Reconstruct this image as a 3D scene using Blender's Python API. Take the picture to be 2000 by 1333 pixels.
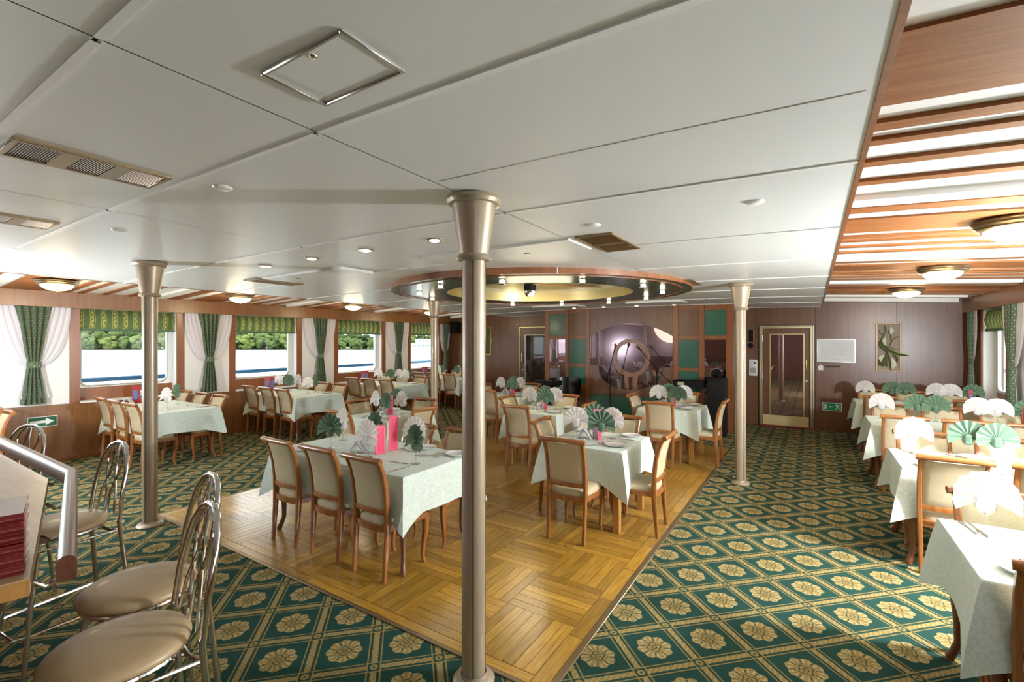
import bpy, bmesh, math, random
from mathutils import Vector, Matrix
R=random.Random(7)
PI=math.pi
sc=bpy.context.scene; COL=sc.collection
for o in list(bpy.data.objects): bpy.data.objects.remove(o)
# ------------------------------------------------------------------ camera, world, exposure
cam=bpy.data.cameras.new('camera'); cam.sensor_width=36; cam.lens=915/2000*36; cam.clip_end=3000; cam.clip_start=.05
cam.shift_y=-1.5/2000
camo=bpy.data.objects.new('camera',cam); COL.objects.link(camo)
camo.location=(0,0,1.75); camo.rotation_euler=(PI/2,0,math.radians(32.6)); sc.camera=camo
w=bpy.data.worlds.new('world'); sc.world=w; w.use_nodes=True
bg=w.node_tree.nodes['Background']; bg.inputs[0].default_value=(.93,.97,1,1); bg.inputs[1].default_value=1.9
vs=sc.view_settings; vs.view_transform='Standard'; vs.look='None'; vs.gamma=1; vs.exposure=1.32
try: vs.use_curve_mapping=False
except Exception: pass
STROBE_R=205.0; STROBE_L=106.0      # the photographer's two flash heads (seen in the mirror)
DOME=7.0; SPOT=2.5
# ------------------------------------------------------------------ helpers
def tag(o,label=None,cat=None,group=None,kind=None):
    if label: o['label']=label
    if cat: o['category']=cat
    if group: o['group']=group
    if kind: o['kind']=kind
    return o
def empty(name,loc=(0,0,0),rz=0,label=None,cat=None,group=None,kind=None):
    o=bpy.data.objects.new(name,None); COL.objects.link(o); o.location=loc; o.rotation_euler=(0,0,rz); o.empty_display_size=.1
    return tag(o,label,cat,group,kind)
def link(name,me,parent=None,loc=None,rz=None):
    o=bpy.data.objects.new(name,me); COL.objects.link(o)
    if parent: o.parent=parent
    if loc is not None: o.location=loc
    if rz is not None: o.rotation_euler=(0,0,rz)
    return o
def copy_tree(o,parent=None):
    c=o.copy(); COL.objects.link(c); c.parent=parent
    for ch in o.children: copy_tree(ch,c)
    return c
class MB:
    def __init__(s): s.v=[];s.f=[];s.uv={}
    def add(s,v,f,M=None):
        b=len(s.v)
        s.v+=[tuple(M@Vector(p)) if M else tuple(p) for p in v]; s.f+=[tuple(i+b for i in q) for q in f]; return s
    def box(s,x0,x1,y0,y1,z0,z1,M=None):
        x0,x1=min(x0,x1),max(x0,x1);y0,y1=min(y0,y1),max(y0,y1);z0,z1=min(z0,z1),max(z0,z1)
        return s.add([(x0,y0,z0),(x1,y0,z0),(x1,y1,z0),(x0,y1,z0),(x0,y0,z1),(x1,y0,z1),(x1,y1,z1),(x0,y1,z1)],
          [(0,3,2,1),(4,5,6,7),(0,1,5,4),(1,2,6,5),(2,3,7,6),(3,0,4,7)],M)
    def cbox(s,x0,x1,y0,y1,z0,z1,b=.004,seg=1,M=None):
        x0,x1=min(x0,x1),max(x0,x1);y0,y1=min(y0,y1),max(y0,y1);z0,z1=min(z0,z1),max(z0,z1)
        bm=bmesh.new(); bmesh.ops.create_cube(bm,size=1)
        for v in bm.verts: v.co=Vector(((x0+x1)/2+v.co.x*(x1-x0),(y0+y1)/2+v.co.y*(y1-y0),(z0+z1)/2+v.co.z*(z1-z0)))
        bmesh.ops.bevel(bm,geom=bm.edges[:],offset=b,segments=seg,affect='EDGES',profile=.5)
        bm.verts.index_update()
        s.add([v.co.copy() for v in bm.verts],[[v.index for v in f.verts] for f in bm.faces],M); bm.free(); return s
    def tube(s,pts,r,n=8,closed=False,caps=True,M=None):
        pts=[Vector(p) for p in pts]; m=len(pts); rs=r if isinstance(r,(list,tuple)) else [r]*m
        vs_=[]; up=None
        for i,p in enumerate(pts):
            a=pts[(i-1)%m] if (closed or i>0) else p; b=pts[(i+1)%m] if (closed or i<m-1) else p
            t=(b-a).normalized()
            if up is None:
                up=Vector((0,0,1)) if abs(t.z)<.9 else Vector((0,1,0))
            x=up.cross(t)
            if x.length<1e-5: x=Vector((1,0,0)).cross(t)
            x.normalize(); y=t.cross(x); up=y
            for k in range(n):
                an=2*PI*k/n; vs_.append(p+x*math.cos(an)*rs[i]+y*math.sin(an)*rs[i])
        fs=[]
        for i in range(m if closed else m-1):
            j=(i+1)%m
            for k in range(n): fs.append((i*n+k,i*n+(k+1)%n,j*n+(k+1)%n,j*n+k))
        if caps and not closed: fs.append(tuple(range(n-1,-1,-1))); fs.append(tuple((m-1)*n+k for k in range(n)))
        return s.add(vs_,fs,M)
    def lathe(s,prof,n=24,o=(0,0,0),M=None):
        vs_=[];fs=[];m=len(prof)
        for r,z in prof:
            for k in range(n): vs_.append((o[0]+r*math.cos(2*PI*k/n),o[1]+r*math.sin(2*PI*k/n),o[2]+z))
        for i in range(m-1):
            for k in range(n): fs.append((i*n+k,i*n+(k+1)%n,(i+1)*n+(k+1)%n,(i+1)*n+k))
        return s.add(vs_,fs,M)
    def prism(s,poly,a,b,M=None):     # poly in xy, extruded z a..b
        n=len(poly); v=[(x,y,a) for x,y in poly]+[(x,y,b) for x,y in poly]
        f=[tuple(range(n-1,-1,-1)),tuple(range(n,2*n))]+[(i,(i+1)%n,n+(i+1)%n,n+i) for i in range(n)]
        return s.add(v,f,M)
    def sweep(s,pts,hw,ht,M=None):    # rectangle swept along (x,y,z) pts lying roughly in a YZ plane: hw half width in x, ht half depth
        m=len(pts); P=[Vector(p) for p in pts]; vs_=[]
        for i,p in enumerate(P):
            t=(P[min(i+1,m-1)]-P[max(i-1,0)]).normalized(); nn=Vector((1,0,0)).cross(t).normalized(); xx=Vector((1,0,0))
            w_=hw[i] if isinstance(hw,(list,tuple)) else hw; d=ht[i] if isinstance(ht,(list,tuple)) else ht
            c=.35
            for ax,ay in ((-1,-1+c),(-1+c,-1),(1-c,-1),(1,-1+c),(1,1-c),(1-c,1),(-1+c,1),(-1,1-c)): vs_.append(p+xx*w_*ax+nn*d*ay)
        fs=[]
        for i in range(m-1):
            for k in range(8): fs.append((i*8+k,i*8+(k+1)%8,(i+1)*8+(k+1)%8,(i+1)*8+k))
        fs.append(tuple(range(7,-1,-1))); fs.append(tuple((m-1)*8+k for k in range(8)))
        return s.add(vs_,fs,M)
    def grid(s,fn,nu,nv,uv=None,wrap=False):
        b=len(s.v)
        for j in range(nv+1):
            for i in range(nu+(0 if wrap else 1)):
                u,v=i/nu,j/nv; s.v.append(tuple(fn(u,v)))
                if uv: s.uv[len(s.v)-1]=uv(u,v)
        k=nu if wrap else nu+1
        for j in range(nv):
            for i in range(nu): s.f.append((b+j*k+i,b+j*k+(i+1)%k,b+(j+1)*k+(i+1)%k,b+(j+1)*k+i))
        return s
    def mesh(s,name,mat,ang=38,fix=True):
        me=bpy.data.meshes.new(name); me.from_pydata(s.v,[],s.f)
        if fix:
            bm=bmesh.new(); bm.from_mesh(me); bmesh.ops.recalc_face_normals(bm,faces=bm.faces[:]); bm.to_mesh(me); bm.free()
        if s.uv:
            ul=me.uv_layers.new(name='uv')
            for l in me.loops: ul.data[l.index].uv=s.uv.get(l.vertex_index,(0,0))
        me.materials.append(mat); me.update()
        if ang:
            me.shade_smooth()
            me.set_sharp_from_angle(angle=math.radians(ang))
        return me
    def build(s,name,mat,parent=None,loc=None,rz=None,ang=38,fix=True):
        return link(name,s.mesh(name,mat,ang,fix),parent,loc,rz)
def solid(bm_mesh): return bm_mesh
# ------------------------------------------------------------------ materials
MATS={}
def new(name):
    m=bpy.data.materials.new(name); m.use_nodes=True; nt=m.node_tree; p=nt.nodes['Principled BSDF']; MATS[name]=m
    return m,nt,p
def setp(p,rough=.5,metal=0,coat=0,spec=.5,crough=.1):
    p.inputs['Roughness'].default_value=rough; p.inputs['Metallic'].default_value=metal
    p.inputs['Coat Weight'].default_value=coat; p.inputs['Coat Roughness'].default_value=crough; p.inputs['Specular IOR Level'].default_value=spec
def plain(name,c,rough=.5,metal=0,coat=0,spec=.5,bump=None,em=None):
    m,nt,p=new(name); p.inputs['Base Color'].default_value=(*c,1); setp(p,rough,metal,coat,spec)
    if bump:
        n=nt.nodes.new('ShaderNodeTexNoise'); n.inputs['Scale'].default_value=bump[0]; n.inputs['Detail'].default_value=3
        tc=nt.nodes.new('ShaderNodeTexCoord'); nt.links.new(tc.outputs['Object'],n.inputs['Vector'])
        b=nt.nodes.new('ShaderNodeBump'); b.inputs['Strength'].default_value=bump[1]; b.inputs['Distance'].default_value=.002
        nt.links.new(n.outputs['Fac'],b.inputs['Height']); nt.links.new(b.outputs['Normal'],p.inputs['Normal'])
    if em: p.inputs['Emission Color'].default_value=(*em[0],1); p.inputs['Emission Strength'].default_value=em[1]
    return m
def ramp(nt,fac,stops):
    r=nt.nodes.new('ShaderNodeValToRGB'); e=r.color_ramp.elements
    e[0].position,e[0].color=stops[0][0],(*stops[0][1],1); e[1].position,e[1].color=stops[-1][0],(*stops[-1][1],1)
    for q,c in stops[1:-1]:
        k=e.new(q); k.color=(*c,1)
    nt.links.new(fac,r.inputs[0]); return r.outputs[0]
def mixc(nt,fac,a,b):
    m=nt.nodes.new('ShaderNodeMix'); m.data_type='RGBA'
    for i,x in ((0,fac),(6,a),(7,b)):
        if hasattr(x,'is_linked'): nt.links.new(x,m.inputs[i])
        elif i==0: m.inputs[0].default_value=x
        else: m.inputs[i].default_value=(*x,1)
    return m.outputs[2]
def wood(name,dark,light,sc_=(40,40,1.6),rough=.35,coat=.3,rand=0,spec=.5):
    m,nt,p=new(name); setp(p,rough,0,coat,spec,.3)
    tc=nt.nodes.new('ShaderNodeTexCoord'); mp=nt.nodes.new('ShaderNodeMapping'); mp.inputs['Scale'].default_value=sc_
    nt.links.new(tc.outputs['Object'],mp.inputs['Vector'])
    if rand:
        oi=nt.nodes.new('ShaderNodeObjectInfo'); cm=nt.nodes.new('ShaderNodeCombineXYZ')
        ml=nt.nodes.new('ShaderNodeMath'); ml.operation='MULTIPLY'; ml.inputs[1].default_value=37; nt.links.new(oi.outputs['Random'],ml.inputs[0])
        for k in range(3): nt.links.new(ml.outputs[0],cm.inputs[k])
        nt.links.new(cm.outputs[0],mp.inputs['Location'])
    n=nt.nodes.new('ShaderNodeTexNoise'); n.inputs['Scale'].default_value=1; n.inputs['Detail'].default_value=5; n.inputs['Roughness'].default_value=.65
    nt.links.new(mp.outputs[0],n.inputs['Vector'])
    col=ramp(nt,n.outputs['Fac'],[(.3,dark),(.7,light)])
    if rand:
        hs=nt.nodes.new('ShaderNodeHueSaturation'); a=nt.nodes.new('ShaderNodeMath'); a.operation='MULTIPLY_ADD'; a.inputs[1].default_value=rand; a.inputs[2].default_value=1-rand/2
        nt.links.new(oi.outputs['Random'],a.inputs[0]); nt.links.new(a.outputs[0],hs.inputs['Value']); nt.links.new(col,hs.inputs['Color']); col=hs.outputs[0]
    nt.links.new(col,p.inputs['Base Color'])
    b=nt.nodes.new('ShaderNodeBump'); b.inputs['Strength'].default_value=.08; b.inputs['Distance'].default_value=.001
    nt.links.new(n.outputs['Fac'],b.inputs['Height']); nt.links.new(b.outputs['Normal'],p.inputs['Normal'])
    return m
class E:   # tiny math-node expressions
    nt=None
    def __init__(s,x): s.x=x
    def op(o,*a):
        n=E.nt.nodes.new('ShaderNodeMath'); n.operation=o
        for i,q in enumerate(a):
            q=q.x if isinstance(q,E) else q
            if isinstance(q,(int,float)): n.inputs[i].default_value=q
            else: E.nt.links.new(q,n.inputs[i])
        return E(n.outputs[0])
    def __add__(s,o): return E.op('ADD',s,o)
    __radd__=__add__
    def __sub__(s,o): return E.op('SUBTRACT',s,o)
    def __rsub__(s,o): return E.op('SUBTRACT',o,s)
    def __mul__(s,o): return E.op('MULTIPLY',s,o)
    __rmul__=__mul__
    def __truediv__(s,o): return E.op('DIVIDE',s,o)
    def lt(s,o): return E.op('LESS_THAN',s,o)
    def gt(s,o): return E.op('GREATER_THAN',s,o)
    def fr(s): return E.op('FRACT',s)
    def ab(s): return E.op('ABSOLUTE',s)
    def mn(s,o): return E.op('MINIMUM',s,o)
    def mx(s,o): return E.op('MAXIMUM',s,o)
def coords(nt,kind='Object'):
    E.nt=nt; tc=nt.nodes.new('ShaderNodeTexCoord'); sp=nt.nodes.new('ShaderNodeSeparateXYZ'); nt.links.new(tc.outputs[kind],sp.inputs[0])
    return E(sp.outputs[0]),E(sp.outputs[1]),E(sp.outputs[2]),tc
def noise(nt,tc,scale,detail=3,kind='Object'):
    n=nt.nodes.new('ShaderNodeTexNoise'); n.inputs['Scale'].default_value=scale; n.inputs['Detail'].default_value=detail; nt.links.new(tc.outputs[kind],n.inputs['Vector']); return E(n.outputs['Fac'])
def carpet_mat():
    m,nt,p=new('carpet'); setp(p,.95,0,0,.15)
    x,y,z,tc=coords(nt); ax,ay=-.512,2.687
    u=((x-ax)+(y-ay))/.487; v=((y-ay)-(x-ax))/.487
    fu,fv=u.fr(),v.fr(); du=fu.mn(1-fu); dv=fv.mn(1-fv)
    nz=noise(nt,tc,110,3)
    node=du.lt(.10)*dv.lt(.10)
    jit=(nz-.5)*.05
    bu=(du+jit).lt(.047); bv=(dv+jit).lt(.047)
    band=bu.mx(bv)*(1-node)
    line=((du-.1).ab().lt(.011)).mx((dv-.1).ab().lt(.011))
    rn=E.op('SQRT',du*du+dv*dv); fl=(rn+jit*.4).lt(.062)*rn.gt(.018)
    cx,cy=fu-.5,fv-.5; r=E.op('SQRT',cx*cx+cy*cy); a=E.op('ARCTAN2',cy,cx)
    Ro=.272+.018*E.op('COSINE',a*8)+(nz-.5)*.03
    med=r.lt(Ro)
    rib=(E.op('COSINE',a*8+.0).lt(-.93))*r.gt(.14)*r.lt(.225)
    ring=(r-(.100+.018*E.op('COSINE',a*4))).ab().lt(.009)
    eye=r.gt(.030)*r.lt(.045)
    med=med*(1-rib.mx(ring).mx(eye))
    gold=line.mx(band).mx(fl*node).mx(med)
    rope=E.op('SINE',(u-v)*60+nz*6)
    gc=mixc(nt,nz.x,(.21,.145,.040),(.33,.245,.090))
    tip=med*(r.gt(.17))*(E.op('SINE',a*16+nz*9).gt(.55))
    gc=mixc(nt,tip.x,gc,(.42,.35,.19))
    ropem=band*rope.gt(.55)
    gc=mixc(nt,(ropem*.55).x,gc,(.40,.32,.155))
    n2=noise(nt,tc,260,2); gr=mixc(nt,n2.x,(.009,.040,.031),(.021,.072,.056))
    nt.links.new(mixc(nt,gold.x,gr,gc),p.inputs['Base Color'])
    b=nt.nodes.new('ShaderNodeBump'); b.inputs['Strength'].default_value=.25; b.inputs['Distance'].default_value=.003
    nt.links.new(n2.x,b.inputs['Height']); nt.links.new(b.outputs['Normal'],p.inputs['Normal']); return m
def cloth_mat():
    m,nt,p=new('tablecloth_damask'); setp(p,.75,0,0,.3)
    x,y,z,tc=coords(nt); vo=nt.nodes.new('ShaderNodeTexNoise'); vo.inputs['Scale'].default_value=34; vo.inputs['Detail'].default_value=1; vo.inputs['Distortion'].default_value=2.2; nt.links.new(tc.outputs['Object'],vo.inputs['Vector'])
    c=ramp(nt,vo.outputs['Fac'],[(.46,(.60,.685,.605)),(.54,(.69,.77,.695))]); nt.links.new(c,p.inputs['Base Color'])
    p.inputs['Sheen Weight'].default_value=.15; return m
def fabric(name,a,b,scale=260,rough=.9):
    m,nt,p=new(name); setp(p,rough,0,0,.2); x,y,z,tc=coords(nt); n=noise(nt,tc,scale,2); n2=noise(nt,tc,18,2)
    c=mixc(nt,((n-.3)*2).mx(0).mn(1).x,a,b); nt.links.new(c,p.inputs['Base Color'])
    bp=nt.nodes.new('ShaderNodeBump'); bp.inputs['Strength'].default_value=.3; bp.inputs['Distance'].default_value=.002; nt.links.new(n.x,bp.inputs['Height']); nt.links.new(bp.outputs['Normal'],p.inputs['Normal']); return m
def drape_mat():
    m,nt,p=new('green_dotted_drape'); setp(p,.6,0,0,.3); u,v,z,tc=coords(nt,'UV')
    a=(u*14).fr()-.5; b=(v*14).fr()-.5; a2=(u*14+.5).fr()-.5; b2=(v*14+.5).fr()-.5
    d=(a*a+b*b).mn(a2*a2+b2*b2).lt(.016)
    nt.links.new(mixc(nt,d.x,(.080,.130,.078),(.40,.38,.21)),p.inputs['Base Color']); p.inputs['Sheen Weight'].default_value=.2; return m
def shade_mat():
    m,nt,p=new('striped_roman_shade'); setp(p,.7,0,0,.2); x,y,z,tc=coords(nt)
    f=((y+.0)/.135).fr()-.5
    st=f.ab().lt(.19); ln=(f.ab()-.21).ab().lt(.022)
    wv=(E.op('SINE',z*75)*.09-f).ab().lt(.045); dots=(((z*16).fr()-.5).ab().lt(.16))*(f.ab().lt(.10))
    g=mixc(nt,st.x,(.095,.14,.055),(.125,.16,.052)); g=mixc(nt,ln.mx(wv*st).mx(dots).x,g,(.45,.40,.12))
    nt.links.new(g,p.inputs['Base Color'])
    tr=nt.nodes.new('ShaderNodeBsdfTranslucent'); nt.links.new(g,tr.inputs['Color']); mx=nt.nodes.new('ShaderNodeMixShader'); mx.inputs[0].default_value=.3
    nt.links.new(p.outputs[0],mx.inputs[1]); nt.links.new(tr.outputs[0],mx.inputs[2]); nt.links.new(mx.outputs[0],nt.nodes['Material Output'].inputs[0]); return m
def thin(name,c,trans,rough=.6,tl_=.35):   # sheer cloth
    m,nt,p=new(name); p.inputs['Base Color'].default_value=(*c,1); setp(p,rough,0,0,.2)
    t=nt.nodes.new('ShaderNodeBsdfTransparent'); tl=nt.nodes.new('ShaderNodeBsdfTranslucent'); tl.inputs[0].default_value=(*c,1)
    a=nt.nodes.new('ShaderNodeMixShader'); a.inputs[0].default_value=tl_; b=nt.nodes.new('ShaderNodeMixShader'); b.inputs[0].default_value=trans
    nt.links.new(p.outputs[0],a.inputs[1]); nt.links.new(tl.outputs[0],a.inputs[2]); nt.links.new(a.outputs[0],b.inputs[1]); nt.links.new(t.outputs[0],b.inputs[2])
    nt.links.new(b.outputs[0],nt.nodes['Material Output'].inputs[0]); return m
def glass(name,tint=(1,1,1),ior=1.45,rough=0,edge=.55):
    m,nt,p=new(name); t=nt.nodes.new('ShaderNodeBsdfTransparent'); t.inputs[0].default_value=(*tint,1); g=nt.nodes.new('ShaderNodeBsdfGlossy'); g.inputs['Roughness'].default_value=rough
    f=nt.nodes.new('ShaderNodeLayerWeight'); x=nt.nodes.new('ShaderNodeMixShader'); E.nt=nt; fr=E.op('POWER',E(f.outputs['Facing']),2.4)*edge+(ior-1)**2/(ior+1)**2
    nt.links.new(fr.x,x.inputs[0]); nt.links.new(t.outputs[0],x.inputs[1]); nt.links.new(g.outputs[0],x.inputs[2]); nt.links.new(x.outputs[0],nt.nodes['Material Output'].inputs[0]); return m
M=dict(
 carpet=carpet_mat(), cloth=cloth_mat(), drape=drape_mat(), shade=shade_mat(),
 sheer=thin('white_sheer',(.86,.84,.92),.12), glass=glass('clear_glass',(.90,.92,.92),1.5,0,.85), pane=glass('window_glass',(.96,.98,.97),1.35),
 veneer=wood('wall_veneer',(.105,.040,.017),(.185,.080,.038),(45,45,1.3),.32,.35),
 veneerh=wood('beam_veneer',(.19,.066,.018),(.31,.12,.036),(1.6,45,45),.5,.0,0,.25), sideveneer_lampglow=wood('side_wall_veneer_lamp_glow',(.17,.066,.018),(.27,.118,.036),(45,45,1.3),.34,.3),  # side wall veneer: warm glow of the dome lamps put into its orange colour
 trimwood=wood('trim_wood',(.19,.062,.018),(.29,.104,.033),(30,30,1.6),.3,.3),
 rimwood=wood('ring_rim_wood',(.22,.075,.028),(.36,.14,.06),(12,12,3),.4,.2),
 chair=wood('chair_wood',(.22,.072,.016),(.39,.150,.038),(30,30,4),.28,.4),
 oak=wood('oak_leg_wood',(.36,.17,.04),(.52,.27,.075),(30,30,3),.35,.3),
 tablewood=wood('dark_table_wood',(.14,.045,.017),(.22,.08,.03),(30,30,3),.3,.35),
 plankx=wood('parquet_plank_x',(.29,.14,.014),(.54,.31,.05),(5,70,30),.2,.5,.55),
 planky=wood('parquet_plank_y',(.29,.14,.014),(.54,.31,.05),(70,5,30),.2,.5,.55),
 counter=wood('counter_laminate',(.46,.31,.17),(.60,.43,.26),(4,40,40),.35,.2),
 railwood=wood('bar_rail_wood',(.09,.03,.014),(.16,.056,.026),(5,40,40),.36,.12),
 ceil=plain('ceiling_panel_white',(.80,.805,.79),.40,0,.05,.5,(300,.03)), strip=plain('white_strip',(.90,.90,.88),.35),
 whitewall=plain('white_wall_panel',(.80,.80,.80),.45), winframe=plain('painted_window_frame',(.78,.80,.79),.4),
 alu=plain('brushed_aluminium',(.62,.62,.60),.3,1), champagne=plain('champagne_metallic_paint',(.42,.335,.235),.38,.3,.4),
 seam=plain('dark_seam',(.03,.024,.018),.6), chrome=plain('chrome',(.78,.78,.78),.08,1), brass=plain('polished_brass',(.78,.60,.25),.18,1), satinbrass=plain('satin_brass',(.60,.52,.28),.32,1),
 bronze=plain('bronze_grille',(.30,.215,.12),.4,.75), lampmetal=plain('lamp_bronze',(.36,.28,.17),.3,.85),
 greenpanel=plain('green_panel',(.025,.115,.072),.28,0,.3), ringgreen=plain('ring_green_underside',(.028,.060,.038),.30,0,.1),
 cream=fabric('cream_upholstery',(.44,.36,.225),(.61,.52,.355)), napw=thin('white_napkin',(.93,.91,.92),0.0,.8,.52), napg=fabric('green_napkin',(.10,.165,.108),(.14,.22,.145),150),
 porcelain=plain('white_porcelain',(.86,.86,.86),.12,0,.4), steel=plain('cutlery_steel',(.62,.62,.62),.16,1),
 pink=plain('pink_menu_cover',(.78,.03,.13),.4,0,.2), page=plain('menu_page',(.70,.62,.72),.6), red=plain('red_menu_cover',(.42,.03,.035),.4), blue=plain('blue_print',(.10,.20,.45),.5),
 bookred=plain('dark_red_leather',(.16,.012,.012),.3,0,.3), gold=plain('gold_border_print',(.62,.28,.16),.45),
 vinyl=plain('beige_vinyl',(.46,.33,.18),.42,0,.1,.5,(60,.15)), black=plain('black_plastic',(.005,.005,.006),.65,0,0,.2), blackleather=plain('black_leather',(.006,.006,.006),.3,0,.2),
 mirror=plain('tinted_mirror',(.30,.225,.255),.015,1), doorglass=plain('tinted_door_mirror',(.36,.245,.285),.02,1), darkglass=plain('dark_door_glass',(.03,.02,.015),.03,0,.6),
 white=plain('white_plastic',(.78,.78,.76),.35), exitgreen=plain('exit_sign_green',(.0,.27,.14),.5), signdark=plain('dark_green_sign',(.01,.10,.045),.5), signwhite=plain('sign_white',(.80,.84,.80),.5),
 redmat=plain('red_threshold',(.20,.006,.02),.6), linen=plain('picture_backing',(.36,.30,.24),.8), leaf=plain('dried_leaf_green',(.06,.075,.018),.6), leafedge=plain('yellow_leaf_edge',(.30,.32,.05),.6), twig=plain('dried_twig',(.10,.085,.03),.8), calla=plain('white_calla',(.62,.64,.50),.6),
 frost=plain('frosted_lamp_glass',(.9,.85,.7),.35,0,0,.5,None,((1,.80,.48),2.6)), halogen=plain('lit_halogen_glass',(1,.95,.8),.2,0,0,.5,None,((1,.86,.55),9)), dlglass=plain('downlight_glass',(1,.9,.7),.3,0,0,.5,None,((1,.80,.48),2.2)),
 railblue=plain('blue_rail_paint',(.02,.13,.27),.4), deck=plain('deck_paint',(.35,.37,.36),.7), hull=plain('white_ship_paint',(.8,.8,.8),.5), boatglass=plain('boat_window',(.2,.25,.28),.3),
 water=plain('river_water',(.55,.58,.56),.18,0,0,.5,(.6,.4)), bank=plain('river_bank',(.10,.14,.04),.9), bark=plain('bark',(.06,.05,.035),.9),
 tree0=fabric('leaves_dark',(.035,.06,.02),(.07,.11,.035),.9), tree1=fabric('leaves_mid',(.06,.095,.028),(.12,.165,.052),.9), tree2=fabric('leaves_light',(.10,.14,.035),(.19,.23,.065),.9),
 flash=plain('flash_tube_glass',(1,1,1),.3,0,0,.5,None,((.95,.94,1),30)), screen=plain('lit_screen',(.1,.1,.05),.4,0,0,.5,None,((.75,.7,.35),.12)),
 micgrille=plain('mic_grille',(.35,.20,.12),.4,.6),
)
def hazy(name,c,rough,haze):
    m,nt,p=new(name); a=nt.nodes.new('ShaderNodeBsdfGlossy'); g=nt.nodes.new('ShaderNodeBsdfGlossy'); x=nt.nodes.new('ShaderNodeMixShader'); x.inputs[0].default_value=haze
    for q,rr in ((a,rough),(g,.14)): q.inputs['Color'].default_value=(*c,1); q.inputs['Roughness'].default_value=rr
    nt.links.new(a.outputs[0],x.inputs[1]); nt.links.new(g.outputs[0],x.inputs[2]); nt.links.new(x.outputs[0],nt.nodes['Material Output'].inputs[0]); return m
M['mirror']=hazy('tinted_mirror_glass',(.34,.26,.30),.01,.20); M['doorglass']=hazy('tinted_door_glass',(.56,.43,.49),.015,.14)
def print_mat():
    m,nt,p=new('printed_notice'); setp(p,.12,0,.4,.5); x,y,z,tc=coords(nt)
    n=noise(nt,tc,90,2); row=((z*26).fr()).gt(.5); inside=(x.ab().lt(.25))*(z.ab().lt(.17)); t=(n.gt(.5))*row*inside*.5
    nt.links.new(mixc(nt,t.x,(.80,.82,.85),(.42,.44,.47)),p.inputs['Base Color']); return m
M['notice']=print_mat(); M['kick']=plain('matte_brass_plate',(.72,.60,.30),.4,.55)  # kick plate brass: rough and only partly metallic
# ------------------------------------------------------------------ room constants
XL,XR=-9.15,2.29; XM=-3.43; YB=10.9; YF=-3.6; YS=9.7
def mir(x): return 2*XM-x
def zc(x,y): return 2.505-.0040*(x-XM)**2-.006*(y-1)
def zs(x):   # slatted side ceiling
    d=abs(x-XM)-3.61; return 2.55-.055*max(d,0)
def sill(y): return .868-.0136*y
# ------------------------------------------------------------------ floor
b=MB(); b.box(XL-.3,XR+.3,YF,YB+.1,-.06,0); fl=b.build('floor',M['carpet'],ang=0); tag(fl,'green carpet with gold diamond lattice and rosettes','carpet',kind='structure')
PX0,PX1,PY0,PY1=-5.50,-1.10,2.04,8.25
par=MB(); par.box(PX0,PX1,PY0,PY1,-.02,.004); par=par.build('floor_parquet',M['tablewood'],ang=0); tag(par,'polished oak parquet dance floor in basket weave','parquet',kind='structure')
BS=.4855; NS=7; planks=[]
def plank(x0,x1,y0,y1,ax): planks.append((x0,x1,y0,y1,ax))
gx=PX1-.113; i=0
while gx>PX0+.1+.01:
    xa=max(gx-BS,PX0+.1); gy=PY0+.075; j=0
    while gy<PY1-.11:
        ya=min(gy+BS,PY1-.1)
        if (i+j)%2==0:
            for k in range(NS):
                a=gx-BS+BS*k/NS; c=a+BS/NS
                if c<=xa+.01: continue
                plank(max(a,xa),c,gy,ya,'y')
        else:
            for k in range(NS):
                a=gy+BS*k/NS; c=a+BS/NS
                if a>=ya-.01: break
                plank(xa,gx,a,min(c,ya),'x')
        gy+=BS; j+=1
    gx-=BS; i+=1
for k in range(13):      # border boards
    y0=PY0+k*(PY1-PY0)/13; y1=PY0+(k+1)*(PY1-PY0)/13
    plank(PX1-.11,PX1-.02,y0,y1,'y'); plank(PX0+.01,PX0+.098,y0,y1,'y')
for k in range(9):
    x0=PX0+.1+k*(PX1-PX0-.213)/9; x1=PX0+.1+(k+1)*(PX1-PX0-.213)/9
    plank(x0,x1,PY0+.008,PY0+.073,'x'); plank(x0,x1,PY1-.098,PY1-.02,'x')
planks.sort(key=lambda q:(q[0]+q[1])**2/4+(q[2]+q[3])**2/4)
far={'x':MB(),'y':MB()}; cache={}
for n,(x0,x1,y0,y1,ax) in enumerate(planks):
    g=.0017; z=.0075+R.uniform(-.0004,.0004)
    if n<300:
        key=(round(x1-x0,3),round(y1-y0,3),ax)
        if key not in cache:
            hx,hy=(x1-x0)/2-g,(y1-y0)/2-g; bb=MB(); bb.box(-hx,hx,-hy,hy,-.004,0); cache[key]=bb.mesh('plank',M['plank'+ax],0)
        link('plank',cache[key],par,((x0+x1)/2,(y0+y1)/2,z))
    else: far[ax].box(x0+g,x1-g,y0+g,y1-g,.003,z)
for ax in 'xy': tag(far[ax].build('far_planks',M['plank'+ax],par,ang=0),kind='stuff')
for q in ((PX1-.02,PX1+.02,PY0-.02,PY1+.02),(PX0-.02,PX0+.01,PY0-.02,PY1+.02),(PX0,PX1,PY0-.018,PY0+.008),(PX0,PX1,PY1-.02,PY1+.02)):
    b=MB(); b.cbox(*q,0,.009,.003); b.build('edge_strip',M['bronze'],par)
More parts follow.
